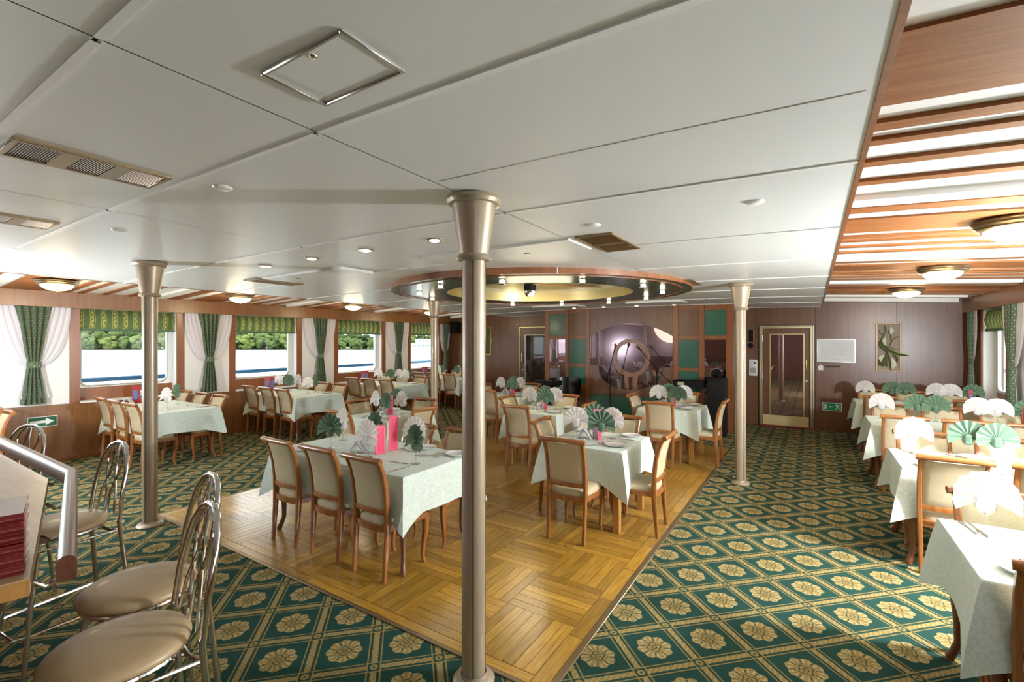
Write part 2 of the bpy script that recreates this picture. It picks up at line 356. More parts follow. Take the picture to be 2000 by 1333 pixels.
# ------------------------------------------------------------------ ceiling
b=MB(); b.box(XL-.3,XR+.3,YF,YB+.1,2.72,2.8); ceil=b.build('ceiling',M['ceil'],ang=0); tag(ceil,'white panelled ship ceiling with slatted wooden sides','ceiling',kind='structure')
XS=[mir(.16),mir(-1.48),XM,-1.48,.16]; YSs=[YF]+[-2.63,-1.41,-.19,.42]+[1.03+1.22*k for k in range(9)]+[10.9]
RC=(-3.30,5.88); RO,RI=2.06,1.31
for i in range(4):
    for j in range(len(YSs)-1):
        x0,x1,y0,y1=XS[i]+.0025,XS[i+1]-.0025,YSs[j]+.005,YSs[j+1]-.005
        if y1-y0<.05: continue
        cut=x0<RC[0]+1.9 and x1>RC[0]-1.9 and y0<RC[1]+1.9 and y1>RC[1]-1.9
        nu,nv=(40,26) if cut else (6,3); bb=MB()
        bb.grid(lambda u,v:(x0+(x1-x0)*u,y0+(y1-y0)*v,zc(x0+(x1-x0)*u,y0+(y1-y0)*v)),nu,nv)
        if cut: bb.f=[f for f in bb.f if any(math.hypot(bb.v[k][0]-RC[0],bb.v[k][1]-RC[1])>1.85 for k in f)]
        if not bb.f: continue
        # rim depth
        if not cut:
            n0=len(bb.v); ring=[(x0,y0),(x1,y0),(x1,y1),(x0,y1)]
            bb.box(x0,x1,y0,y1,2.52,2.53)
        bb.build('panel',M['ceil'],ceil,fix=False)
for y in YSs[1:-1]:
    for (xa,xb) in ((XS[0],XS[1]),(XS[1],XS[2]),(XS[2],XS[3]),(XS[3],XS[4])):
        segs=[(xa,xb)]
        if abs(y-RC[1])<RO:
            hw=math.sqrt(RO**2-(y-RC[1])**2); segs=[s_ for s_ in ((xa,min(xb,RC[0]-hw)),(max(xa,RC[0]+hw),xb)) if s_[1]-s_[0]>.05]
        for sa,sb in segs:
            bb=MB(); 
            bb.grid(lambda u,v:(sa+.01+(sb-sa-.02)*u,[y-.011,y-.011,y+.011,y+.011][round(v*3)],zc(sa+(sb-sa)*u,y)-[-.012,.006,.006,-.012][round(v*3)]),6,3)
            bb.build('seam_strip',M['strip'],ceil)
b=MB(); b.grid(lambda u,v:(-1.45+1.58*u,1.637+.006*v,zc(-1.45+1.58*u,1.64)-.0012),6,1); b.build('panel_joint',M['alu'],ceil,fix=False)
for side in (0,1):
    f=(lambda x:x) if side==0 else mir
    b=MB(); b.grid(lambda u,v:(f([.155,.155,.174,.174][round(v*3)]),YF+(YB-YF)*u,zc(.16,YF+(YB-YF)*u)+[.26,-.005,-.005,.26][round(v*3)]),10,3); b.build('edge_trim',M['trimwood'],ceil)
    b=MB(); b.grid(lambda u,v:(f(.184+2.26*u),YF+(YB-YF)*v,zs(.2+2.25*u)+.014),4,2); b.build('side_panel',M['strip'],ceil,fix=False)
    def slat(y0,y1,dz0,dz1,mat,x0=.184,x1=2.24,nm='slat'):
        bb=MB(); v=[]
        for x in (x0,x1):
            for (yy,dz) in ((y0,dz0),(y1,dz0),(y1,dz1),(y0,dz1)): v.append((f(x),yy,zs(x)+dz))
        bb.add(v,[(0,1,2,3),(7,6,5,4),(0,4,5,1),(1,5,6,2),(2,6,7,3),(3,7,4,0)]); bb.build(nm,mat,ceil,ang=0)
    for k in range(-3,5):
        c=1.80+2.27*k
        if c>YB-.1: continue
        for a0,a1,z0,z1,mt,xe in ((-.23,.23,0,.02,'veneerh',2.24),(.37,.45,-.004,.02,'veneerh',2.24),(.55,.61,-.004,.02,'veneerh',2.24),(.82,.89,-.004,.02,'veneerh',2.24),(1.13,1.20,-.004,.02,'veneerh',2.24),(1.44,1.60,-.02,.02,'strip',2.07),(1.70,1.84,-.004,.02,'veneerh',2.24)):
            y0,y1=c+a0,c+a1
            if y0<YF+.05 or y1>YB-.02: continue
            slat(y0,y1,z0,z1,M[mt],x1=xe,nm='slat' if mt!='strip' else 'white_beam')
    if side==0: slat(10.60,10.86,-.06,.05,M['strip'],x1=2.07,nm='white_beam')
    else: slat(10.60,10.86,-.06,.05,M['strip'],x1=2.07,nm='white_beam')
# lowered access panels beside the ring
for x0,x1 in ((-2.88,-1.46),(-5.40,-3.98)):
    b=MB(); b.cbox(x0,x1,3.03,3.45,zc((x0+x1)/2,3.2)-.022,zc((x0+x1)/2,3.2)+.01,.003); b.build('lowered_panel',M['ceil'],ceil)
for x0,x1 in ((-4.9,-3.9),(-2.9,-1.9)):
    b=MB(); b.cbox(x0,x1,8.42,8.9,zc((x0+x1)/2,8.7)-.03,zc((x0+x1)/2,8.7)+.01,.003); b.build('lowered_panel',M['ceil'],ceil)
# ------------------------------------------------------------------ walls
def wallpanels(parent,x0,x1,y,z0,z1,step=1.2,skip=()):
    x=x0
    while x<x1-.02:
        xe=min(x+step,x1)
        if x1-xe<.25: xe=x1
        b=MB(); b.cbox(x+.0015,xe-.0015,y,y+.02,z0,z1,.002); b.build('panel',M['veneer'],parent); x=xe
b=MB(); b.box(XL-.3,XR+.3,YB+.02,YB+.12,0,2.72); wb=b.build('wall_back',M['veneer'],ang=0); tag(wb,'dark wood veneer bulkhead across the far end','wall',kind='structure')
wallpanels(wb,XL,-6.74,YB,0,2.72); 
b=MB(); b.cbox(-6.74,-5.2,YB,YB+.02,2.14,2.72,.002); b.build('panel',M['veneer'],wb)
wallpanels(wb,-1.25,-.93,YB,0,2.72); b=MB(); b.cbox(-.93,.06,YB,YB+.02,2.055,2.72,.002); b.build('panel',M['veneer'],wb); wallpanels(wb,.06,XR+.1,YB,0,2.72,1.24)
b=MB(); b.box(XL-.3,XR+.3,YF-.1,YF,0,2.72); tag(b.build('wall_front',M['veneer'],ang=0),'wood veneer bulkhead behind the camera','wall',kind='structure')
WIN=[(-2.12,-.88),(.14,1.40),(2.40,3.66),(4.63,5.88),(6.90,8.20),(9.21,10.34)]
def ybox(b,f,x0,x1,y0,y1,za,zb):   # box whose bottom/top heights may vary with y (callables)
    A=lambda q,y:q(y) if callable(q) else q
    xa,xb=sorted((f(x0),f(x1)))
    b.add([(xa,y0,A(za,y0)),(xb,y0,A(za,y0)),(xb,y1,A(za,y1)),(xa,y1,A(za,y1)),(xa,y0,A(zb,y0)),(xb,y0,A(zb,y0)),(xb,y1,A(zb,y1)),(xa,y1,A(zb,y1))],[(0,3,2,1),(4,5,6,7),(0,1,5,4),(1,2,6,5),(2,3,7,6),(3,0,4,7)])
wn=0
def side_wall(side):
    global wn
    f=(lambda x:x) if side=='left' else mir
    W_=MB(); ybox(W_,f,XL-.25,XL-.01,YF,YB+.02,0,lambda y:sill(y)-.012); ybox(W_,f,XL-.25,XL-.0,YF,YB+.02,2.24,2.72)
    edges=[YF]+[q for w_ in WIN for q in w_]+[YB+.02]
    for k in range(0,len(edges),2): ybox(W_,f,XL-.25,XL-.01,edges[k]+.001,edges[k+1]-.001,lambda y:sill(y)-.012,2.24)
    wl=W_.build('wall_'+side,M['veneer'],ang=0); tag(wl,'%s hull wall with wood wainscot and white pillar panels'%side,'wall',kind='structure')
    # valance
    y=YF
    while y<YB-.01:
        ye=min(y+2.26,YB-.002); b=MB(); b.cbox(*sorted((f(XL+.09),f(XL+.12))),y+.001,ye-.001,2.22,2.57,.002); b.build('valance_board',M['sideveneer_lampglow'],wl); y=ye
    # wainscot boards
    y=YF
    while y<YB-.01:
        ye=min(y+1.13,YB-.002); b=MB(); ybox(b,f,XL-.01,XL+.008,y+.001,ye-.001,.06,lambda q:sill(q)-.014); b.build('wainscot_panel',M['sideveneer_lampglow'],wl,ang=0); y=ye
    b=MB(); b.cbox(*sorted((f(XL),f(XL+.018))),YF,YB,0,.06,.003); b.build('baseboard_'+side,M['trimwood'],wl)
    for k in range(0,len(edges),2):
        y0,y1=edges[k],edges[k+1]
        yy0=y0+.115 if k>0 else y0; yy1=y1-.115 if k<len(edges)-2 else y1
        if k>0: b=MB(); ybox(b,f,XL-.01,XL+.012,y0,yy0,lambda q:sill(q)-.012,2.24); b.build('post',M['trimwood'],wl,ang=0)
        if k<len(edges)-2: b=MB(); ybox(b,f,XL-.01,XL+.012,yy1,y1,lambda q:sill(q)-.012,2.24); b.build('post',M['trimwood'],wl,ang=0)
        if k<len(edges)-2 or side=='x':
            b=MB(); ybox(b,f,XL-.01,XL+.006,yy0+.001,yy1-.001,lambda q:sill(q)-.012,2.24); b.build('white_panel',M['whitewall'],wl,ang=0)
    for (y0,y1) in WIN:
        wn+=1; xi=XL-.20; s0=sill((y0+y1)/2)
        wo=empty('window_%d'%wn,(f(xi),(y0+y1)/2,s0),kind='structure'); tag(wo,'ship window with rounded aluminium frame in the %s hull wall'%side,'window')
        ox,oy,oz=wo.location
        def pt(b,nm,mat,**k): 
            o=b.build(nm,mat,wo,**k); o.location=(-ox,-oy,-oz); return o
        b=MB(); ybox(b,f,XL-.20,XL-.17,y0,y1,lambda q:sill(q),lambda q:sill(q)+.20); pt(b,'lower_panel',M['trimwood'],ang=0)
        b=MB(); ybox(b,f,XL-.20,XL+.03,y0,y1,lambda q:sill(q)-.018,lambda q:sill(q)+.004); pt(b,'window_sill',M['strip'],ang=0)
        for (ya,yb) in ((y0,y0+.004),(y1-.004,y1)):
            b=MB(); ybox(b,f,XL-.2,XL-.012,ya,yb,lambda q:sill(q)+.004,2.24); pt(b,'reveal',M['whitewall'],ang=0)
        # frame: outer rectangle with rounded opening
        zb,zt=s0+.20,2.24; ga,gb=y0+.05,y1-.09; zb2,zt2=zb+.025,2.15; r=.10; n=6
        inner=[]
        for (cy,cz,a0) in ((gb-r,zt2-r,0),(ga+r,zt2-r,90),(ga+r,zb2+r,180),(gb-r,zb2+r,270)):
            for q in range(n+1): a=math.radians(a0+90*q/n); inner.append((cy+r*math.cos(a),cz+r*math.sin(a)))
        outer=[]; 
        cy0,cz0=(ga+gb)/2,(zb2+zt2)/2
        for (cy,cz) in inner:
            dy,dz=cy-cy0,cz-cz0; 
            s_=min(((y1-.004-cy0) if dy>0 else (cy0-y0-.004))/max(abs(dy),1e-6),((zt-cz0) if dz>0 else (cz0-zb))/max(abs(dz),1e-6)); outer.append((cy0+dy*s_,cz0+dz*s_))
        m_=len(inner); b=MB(); vv=[]
        for X_ in (XL-.20,XL-.165):
            vv+=[(f(X_),p,q) for p,q in outer]+[(f(X_),p,q) for p,q in inner]
        ff=[]
        for q in range(m_):
            t=(q+1)%m_; ff+=[(q,t,m_+t,m_+q),(2*m_+q,3*m_+q,3*m_+t,2*m_+t),(m_+q,m_+t,3*m_+t,3*m_+q)]
        b.add(vv,ff); fro=pt(b,'frame',M['winframe'])
        b=MB(); b.tube([(f(XL-.162),p,q) for p,q in inner],.014,6,closed=True); b.build('rounded_gasket',M['alu'],fro)
        b=MB(); b.prism(inner,-.004,.004,Matrix(((0,0,1,f(XL-.185)),(1,0,0,0),(0,1,0,0),(0,0,0,1)))); pt(b,'pane',M['pane'],ang=0)
        vis=(side=='left' and y0>1) or (side=='right' and y0>5)
        if vis:
            idx=WIN.index((y0,y1))-1; words=['','first','second','third','fourth']
            lab='green and gold striped roman shade over the %s %s window'%(words[idx],side) if side=='left' else 'green and gold striped roman shade in the %s right window'%({3:'nearer',4:'farther'}.get(idx,'nearest'))
            sh=MB(); sh.grid(lambda u,v:(f(XL-.06+.035*math.sin(v*PI)*(1+.2*math.sin(u*9))+(.02 if v>.93 else 0)),-.5*(y1-y0)+.015+(y1-y0-.03)*u,2.22-.30*v-.012*math.sin(u*PI)*v+.004*math.sin(u*40)*v),40,12)
            sh.v=[(x-f(XL-.06),yy,z-2.2) for x,yy,z in sh.v]
            so=sh.build('roman_shade',M['shade'],None,(f(XL-.06),(y0+y1)/2,2.2)); tag(so,lab,'window shade','roman shades')
            fr=MB(); fr.grid(lambda u,v:([.028,.034,.02][round(v*2)]*(1 if side=='left' else -1),-.5*(y1-y0)+.015+(y1-y0-.03)*u,[-.272,-.30,-.31][round(v*2)]+.006*math.sin(u*160)*v),80,2); fr.build('fringe',M['napg'],so)
    return wl
side_wall('left'); side_wall('right')
# ------------------------------------------------------------------ curtains
def curtain(side,yc,label,w=1.0,edge=None):
    f=(lambda x:x) if side=='left' else mir
    e=empty('curtain',(f(XL+.06),yc,sill(yc)),0,label,'curtain','tied-back curtains')
    z0=sill(yc); zt=2.23; zt_=1.41
    def P(d,y,z): return ((1 if side=='left' else -1)*d,y,z-z0)
    def wid(z):
        if z>zt_: t=(z-zt_)/(zt-zt_); return .062+.125*t**.9
        t=(zt_-z)/(zt_-z0); return .062+.075*t**.8
    def drape(u,v):
        z=zt-(zt-z0-.02)*v; s_=2*u-1; wv=wid(z); return P(.020+.034*math.cos(s_*PI*5)*min(1,wv/.12)+.012*(1-s_*s_),s_*wv*w,z)
    b=MB(); b.grid(drape,72,26,uv=lambda u,v:(u*1.3,v*1.4)); dr=b.build('drape',M['drape'],e,fix=False)
    for s_ in (-1,1):
        def up(u,v):
            z=zt-(zt-zt_)*v; o=.05+.34*math.sqrt(max(0,1-v*v)); i_=.16*(1-v)+.03; y=i_+(o-i_)*u
            return P(.006+.010*math.sin(u*22+v*3)*(1-.5*v),s_*y*w,z-.02*u*v)
        def lo(u,v):
            z=zt_-(zt_-z0-.10)*v; o=.055+.11*v; i_=.03; return P(.004+.008*math.sin(u*14+v),s_*(i_+(o-i_)*u)*w,z)
        b=MB(); b.grid(up,30,22); b.grid(lo,12,10); b.build('sheer',M['sheer'],e,fix=False)
    b=MB(); b.grid(lambda u,v:P(.018+.034*math.cos((u-.5)*PI),(.075)*math.sin((u-.5)*PI)*1.0,zt_+.045-.09*v),16,2,uv=lambda u,v:(u*.3,v*.1)); b.build('tie_band',M['drape'],dr)
names=['first','second','third','fourth']
for k,yc in enumerate((1.90,4.15,6.40,8.71)): curtain('left',yc,'green dotted drape with white sheers, %s tied curtain on left wall'%names[k])
curtain('left',10.55,'green tied drape in far left corner beside loudspeaker',.62)
curtain('right',8.71,'green dotted drape with white sheer nearest on right wall')
curtain('right',10.55,'green dotted drape with sheer in far right corner',.62)
# ------------------------------------------------------------------ stage wall (mirror block)
X0,X1=-5.28,-1.24
b=MB(); b.box(X0,X1,YS+.02,YB-.01,0,2.70); sw=b.build('wall_stage',M['veneer'],ang=0); tag(sw,'panelled wood stage wall with green panels and shaped mirror','wall',kind='structure')
def sp(x0,x1,z0,z1,mat,nm,d=.0,th=.02,parent=None):
    b=MB(); b.cbox(x0+.001,x1-.001,YS-d,YS-d+th+.004,z0,z1,.002); return b.build(nm,M[mat],parent or sw)
st=[-5.28,-5.166,-4.755,-4.665,-4.249,-4.151,-2.347,-2.248,-1.86,-1.756,-1.371,-1.24]
for k in (0,2,4,6,8,10): sp(st[k],st[k+1],0,2.45,'trimwood','stile',.012,.03)
for (a,c,rows) in ((st[1],st[2],[('greenpanel','green_panel',1.857,2.355),('mirror','mirror',.72,1.774),('greenpanel','green_panel',.12,.62)]),
  (st[3],st[4],[('veneer','panel',1.866,2.36),('greenpanel','green_panel',1.23,1.773),('greenpanel','green_panel',.76,1.138),('veneer','panel',.12,.66)]),
  (st[7],st[8],[('veneer','panel',1.841,2.36),('greenpanel','green_panel',1.203,1.76),('greenpanel','green_panel',.72,1.132),('veneer','panel',.12,.62)]),
  (st[9],st[10],[('greenpanel','green_panel',1.839,2.331),('mirror','mirror',.72,1.76),('greenpanel','green_panel',.12,.62)])):
    zt=2.45
    for mt,nm,z0,z1 in rows:
        sp(a,c,z1,zt,'trimwood','rail',.006); sp(a,c,z0,z1,mt,nm,.0); zt=z0
    sp(a,c,0,zt,'trimwood','rail',.006)
sp(st[5],st[6],.56,2.45,'veneer','centre_panel',0); sp(st[5],st[6],.08,.55,'greenpanel','green_base_panel',0); sp(st[5],st[6],0,.08,'trimwood','rail',.006)
# shaped mirror
xa,xb=st[5]+.012,st[6]-.012; xc=(xa+xb)/2; pl=[]
for k in range(25):
    u=k/24; x=xa+(xb-xa)*u; pl.append((x,1.83+.275*(1-(2*u-1)**2)))
pl+= [(xb,1.20),(xb-.20,1.195)]
for k in range(1,24):
    a=PI*k/24; pl.append((xc+(xb-xa-.4)/2*math.cos(a),1.19-.49*math.sin(a)**.8))
pl+=[(xa+.20,1.195),(xa,1.20)]
MZ=Matrix(((1,0,0,0),(0,0,1,YS-.006),(0,1,0,0),(0,0,0,1)))
b=MB(); b.prism([(x,z) for x,z in pl],0,.004,MZ); b.build('shaped_mirror',M['mirror'],sw,ang=0)
ri=MB(); n=48; zc0=1.38; xr=-3.21
vv=[];ff=[]
for k in range(n):
    c_,s_=math.cos(2*PI*k/n),math.sin(2*PI*k/n)
    for rr in (.405,.315):
        for y in (YS-.022,YS-.004): vv.append((xr+rr*c_,y,zc0+rr*s_))
for k in range(n):
    t=(k+1)%n; ff+=[(4*k,4*t,4*t+2,4*k+2),(4*k,4*k+1,4*t+1,4*t),(4*k+2,4*t+2,4*t+3,4*k+3)]
ri.add(vv,ff); ri.build('mirror_ring',M['trimwood'],sw)
for sx in (-.11,.11):
    b=MB(); b.add([(xr+sx-.045,YS-.02,1.02),(xr+sx+.045,YS-.02,1.02),(xr+sx*.75+.035,YS-.02,.72),(xr+sx*.75-.035,YS-.02,.72),(xr+sx-.045,YS-.005,1.02),(xr+sx+.045,YS-.005,1.02),(xr+sx*.75+.035,YS-.005,.72),(xr+sx*.75-.035,YS-.005,.72)],[(0,1,2,3),(0,4,5,1),(1,5,6,2),(2,6,7,3),(3,7,4,0)]); b.build('ring_leg',M['trimwood'],sw,ang=0)
b=MB(); b.cbox(-1.42,-1.375,YS-.012,YS+.0,.40,.50,.004); tag(b.build('wall_socket',M['white']),'white wall socket low on stage wall behind the loudspeaker','socket')
# ------------------------------------------------------------------ doors
def frame_parts(parent,x0,x1,z1,y,mat,w=.035,d=.05):
    for q in ((x0,x0+w,0,z1),(x1-w,x1,0,z1),(x0+w,x1-w,z1-w,z1)):
        b=MB(); b.cbox(q[0],q[1],y-d,y+.01,q[2],q[3],.004); b.build('door_frame',M[mat],parent)
d1=empty('door_1',(-.43,YB,0),kind='structure'); tag(d1,'mirror-glazed wooden door with brass kick plate','door')
D=empty  # alias
def dp(b,nm,mat,p,o=None,**k):
    ob=b.build(nm,M[mat],p,**k); ob.location=(-p.location.x,-p.location.y,-p.location.z) if p.parent is None else (0,0,0); return ob
def dbox(q,nm,mat,p,bev=.003): b=MB(); b.cbox(*q,bev); return dp(b,nm,mat,p)
for q in ((-.905,-.885,0,2.04),(.02,.04,0,2.04),(-.885,.02,2.02,2.04)): dbox((q[0],q[1],YB-.05,YB+.02,q[2],q[3]),'outer_frame','alu',d1)
for q in ((-.885,-.845,0,2.02),(-.02,.02,0,2.02),(-.845,-.02,1.985,2.02)): dbox((q[0],q[1],YB-.03,YB+.02,q[2],q[3]),'inner_frame','satinbrass',d1)
leaf1=dbox((-.842,-.045,YB-.012,YB+.02,.03,1.98),'door_leaf','veneer',d1)
dbox((-.70,-.14,YB-.016,YB-.011,.24,1.86),'glass_panel','doorglass',leaf1,.001)
for q in ((-.725,-.70,.235,1.88),(-.14,-.115,.235,1.88),(-.70,-.14,1.86,1.88)): dbox((q[0],q[1],YB-.02,YB-.011,q[2],q[3]),'glazing_bead','satinbrass',leaf1,.002)
dbox((-.842,-.045,YB-.018,YB-.011,.03,.232),'kick_plate','kick',leaf1,.001)
dbox((-.90,.04,YB-.09,YB+.0,.0,.03),'threshold','redmat',d1)
b=MB(); b.tube([(-.085,YB-.012,1.36),(-.085,YB-.05,1.35),(-.085,YB-.055,1.24),(-.085,YB-.05,1.13),(-.085,YB-.012,1.12)],.012,8); dp(b,'handle','brass',leaf1)
b=MB(); b.lathe([(.0,0),(.02,0),(.02,.008),(0,.008)],12,M=Matrix.Translation((-.085,YB-.012,.95))@Matrix.Rotation(PI/2,4,'X')); dp(b,'lock','alu',leaf1)
for z in (.18,.95,1.72): b=MB(); b.tube([(-.85,YB-.025,z),(-.85,YB-.025,z+.13)],.012,8); dp(b,'hinge','alu',leaf1)
d2=empty('door_2',(-6.0,YB,0),kind='structure'); tag(d2,'dark glazed sliding door with brass frame beside stage wall','door')
for q in ((-6.72,-6.70,0,2.11),(-6.70,-5.3,2.09,2.11)): dbox((q[0],q[1],YB-.04,YB+.02,q[2],q[3]),'outer_frame','satinbrass',d2)
leaf2=dbox((-6.70,-5.3,YB-.02,YB+.02,0,2.09),'door_leaf','veneer',d2)
dbox((-6.52,-5.34,YB-.024,YB-.018,.1,1.88),'glass_panel','darkglass',leaf2,.001)
for q in ((-6.54,-6.52,.08,1.90),(-6.52,-5.3,1.88,1.90)): dbox((q[0],q[1],YB-.03,YB-.018,q[2],q[3]),'glazing_bead','alu',leaf2,.002)
b=MB(); b.tube([(-6.61,YB-.02,1.42),(-6.61,YB-.06,1.40),(-6.61,YB-.06,1.17),(-6.61,YB-.02,1.15)],.012,8); dp(b,'handle','brass',leaf2)
b=MB(); b.lathe([(0,0),(.02,0),(.02,.008),(0,.008)],12,M=Matrix.Translation((-6.61,YB-.02,.95))@Matrix.Rotation(PI/2,4,'X')); dp(b,'lock','alu',leaf2)
# ------------------------------------------------------------------ things on the back wall
e=empty('notice_board',(.39,YB,1.55),0,'white framed printed notice under glass right of the mirror door','notice')
b=MB(); b.cbox(-.285,.285,-.008,0,-.21,.21,.001); b.build('sheet',M['notice'],e)
for q in ((-.305,-.285,-.225,.225),(.285,.305,-.225,.225),(-.285,.285,-.225,-.21),(-.285,.285,.21,.225)): b=MB(); b.cbox(q[0],q[1],-.02,0,q[2],q[3],.003); b.build('frame',M['alu'],e)
e=empty('intercom',(-1.02,YB,1.18),0,'white wall intercom panel left of the mirror door','intercom')
b=MB(); b.cbox(-.08,.08,-.03,0,-.17,.17,.012,2); b.build('housing',M['white'],e)
b=MB(); b.cbox(-.055,.055,-.036,-.028,-.11,.0,.004); b.build('speaker_grille',M['alu'],e)
b=MB(); b.lathe([(0,0),(.016,0),(.016,.01),(0,.01)],10,M=Matrix.Translation((.03,-.028,.10))@Matrix.Rotation(PI/2,4,'X')); b.build('button',M['black'],e)
b=MB(); b.cbox(-.03,-.01,-.034,-.028,.08,.12,.002); b.build('button',M['alu'],e)
b=MB(); b.cbox(-1.10,-1.02,YB-.035,YB,1.72,1.965,.004); o=b.build('wall_monitor',M['black']); tag(o,'small black wall panel above the intercom','panel')
b=MB(); b.cbox(-1.02,-1.0,YB-.03,YB,1.715,1.97,.003); b.build('wooden_edge',M['oak'],o)
b=MB(); b.lathe([(0,-.02),(.045,-.02),(.05,0),(.04,.012),(0,.016)],14,M=Matrix.Translation((-1.07,YB-.02,1.64))@Matrix.Rotation(PI/2,4,'X')); tag(b.build('wall_hook',M['black']),'round black wall fitting below the black panel','fitting')
o=empty('light_switch',(.145,YB,1.22),0,'small white light switch below the printed notice','switch')
b=MB(); b.cbox(-.045,.045,-.02,0,-.055,.035,.006); b.build('plate',M['white'],o); b=MB(); b.cbox(-.02,.02,-.03,0,.035,.06,.004); b.build('rocker',M['white'],o)
o=empty('picture_rail_bar',(.34,YB,1.25),0,'short chrome bar below the printed notice','bar')
b=MB(); b.tube([(-.115,-.03,0),(.115,-.03,0)],.012,8); b.build('bar',M['chrome'],o)
for x in (-.1,.1): b=MB(); b.tube([(x,0,0),(x,-.03,0)],.008,6); b.build('bracket',M['chrome'],o)
def sign_quad(p,poly,mat,nm,y=-.011):
    b=MB(); b.prism(poly,0,.002,Matrix(((1,0,0,0),(0,0,-1,y),(0,1,0,0),(0,0,0,1)))); return b.build(nm,M[mat],p,ang=0)
e=empty('exit_sign',(.33,YB,.47),0,'green exit sign with running figure and left arrow','sign')
b=MB(); b.cbox(-.155,.155,-.008,0,-.078,.078,.002); b.build('border',M['signwhite'],e); sign_quad(e,[(-.143,-.066),(.143,-.066),(.143,.066),(-.143,.066)],'exitgreen','field',-.008)
sign_quad(e,[(-.125,-.045),(-.085,-.045),(-.085,.045),(-.125,.045)],'signwhite','door_symbol')
sign_quad(e,[(-.055,0),(-.03,.02),(-.03,.007),(.02,.007),(.02,-.007),(-.03,-.007),(-.03,-.02)],'signwhite','arrow')
def stick(p,a,c,w,nm='running_figure'):
    dx,dz=c[0]-a[0],c[1]-a[1]; L=math.hypot(dx,dz); nx,nz=-dz/L*w,dx/L*w; sign_quad(p,[(a[0]+nx,a[1]+nz),(c[0]+nx,c[1]+nz),(c[0]-nx,c[1]-nz),(a[0]-nx,a[1]-nz)],'signwhite',nm)
b=MB(); b.prism([(.07+.012*math.cos(k*PI/5),.046+.012*math.sin(k*PI/5)) for k in range(10)],0,.002,Matrix(((1,0,0,0),(0,0,-1,-.011),(0,1,0,0),(0,0,0,1)))); b.build('running_figure',M['signwhite'],e,ang=0)
for a,c,w_ in (((.078,.032),(.095,-.005),.012),((.078,.028),(.05,.012),.006),((.085,.028),(.112,.036),.006),((.112,.036),(.12,.02),.005),((.095,-.005),(.07,-.02),.008),((.07,-.02),(.062,-.05),.007),((.095,-.005),(.112,-.03),.008),((.112,-.03),(.13,-.045),.006)): stick(e,a,c,w_)
# arrow sign on left wainscot
e=empty('arrow_sign',(XL+.01,2.0,.60),PI/2,'dark green sign with white arrow low on left wall','sign')
b=MB(); b.cbox(-.155,.155,-.006,0,-.075,.075,.002); b.build('border',M['signwhite'],e); sign_quad(e,[(-.145,-.064),(.145,-.064),(.145,.064),(-.145,.064)],'signdark','field',-.006)
sign_quad(e,[(-.13,.018),(.03,.018),(.03,.05),(.12,0),(.03,-.05),(.03,-.018),(-.13,-.018)],'signwhite','arrow',-.009)
# framed plant picture
e=empty('framed_plant_picture',(1.18,YB,1.62),0,'wooden frame holding dried leaves and twigs on back wall','picture')
b=MB(); b.box(-.16,.16,-.006,0,-.42,.42); b.build('backing',M['linen'],e,ang=0)
for q in ((-.185,-.155,-.445,.445),(.155,.185,-.445,.445),(-.155,.155,-.445,-.415),(-.155,.155,.415,.445)): b=MB(); b.cbox(q[0],q[1],-.03,0,q[2],q[3],.004); b.build('frame',M['oak'],e)
def leaf(pts,w,mat,nm='leaf',dy=.03):
    b=MB(); n=len(pts)
    def cr(t):
        t=t*(n-1); i=min(int(t),n-2); q=t-i; return Vector(pts[i]).lerp(Vector(pts[i+1]),q)
    def fn(u,v):
        p=cr(v); q=cr(min(1,v+.04))-cr(max(0,v-.04)); nn=Vector((-q.y,q.x)).normalized(); ww=w*math.sin(PI*min(.98,max(.02,v)))**.7*(u-.5)*2
        return (p.x+nn.x*ww,-dy-.02*math.sin(v*PI)+.015*abs(u-.5),p.y+nn.y*ww)
    b.grid(fn,4,12); b.build(nm,M[mat],e,fix=False)
leaf([(-.13,.12),(-.11,.03),(-.03,-.06),(.0,-.09)],.03,'leaf'); leaf([(-.07,.06),(0,-.05),(.12,-.12),(.30,-.15)],.034,'leafedge',dy=.025); leaf([(-.07,.06),(0,-.05),(.12,-.12),(.28,-.148)],.022,'leaf',dy=.032)
leaf([(.05,-.1),(.12,-.2),(.1,-.34)],.018,'leaf'); leaf([(-.02,-.08),(-.05,-.25),(-.02,-.36)],.03,'twig'); leaf([(-.02,-.08),(.02,-.25),(.03,-.44)],.012,'twig'); leaf([(-.14,-.2),(-.13,-.3),(-.1,-.34)],.02,'leaf'); leaf([(-.04,-.1),(-.09,-.28),(-.08,-.36)],.02,'twig')
leaf([(.02,.38),(.05,.3),(.0,.2)],.03,'calla',nm='blossom'); leaf([(-.04,.2),(-.07,.1),(-.04,.02)],.03,'calla',nm='blossom'); leaf([(.04,-.18),(.08,-.3),(.05,-.4)],.035,'calla',nm='blossom'); leaf([(-.04,-.13),(-.12,-.19),(-.08,-.3)],.03,'calla',nm='blossom')
b=MB(); b.tube([(-.06,-.03,.40),(-.04,-.04,.30),(-.08,-.05,.22),(-.11,-.04,.14),(-.06,-.04,0)],.008,6); b.tube([(.0,-.03,.30),(.03,-.05,.2),(.04,-.05,.1),(0,-.05,0)],.007,6); b.tube([(.04,-.04,.1),(.09,-.05,.17),(.14,-.04,.2)],.005,6); b.tube([(0,-.05,0),(.07,-.05,-.02),(.11,-.05,-.04)],.006,6); b.tube([(-.08,-.05,.22),(-.13,-.05,.27),(-.13,-.04,.31)],.005,6); b.build('twig',M['twig'],e)
e=empty('framed_picture',(-7.80,YB,1.72),0,'narrow gilt framed picture on back wall behind the near column','picture')
b=MB(); b.cbox(-.14,.14,-.02,0,-.40,.40,.004); b.build('frame',M['brass'],e); b=MB(); b.cbox(-.11,.11,-.024,-.018,-.37,.37,.001); b.build('canvas',M['leaf'],e)
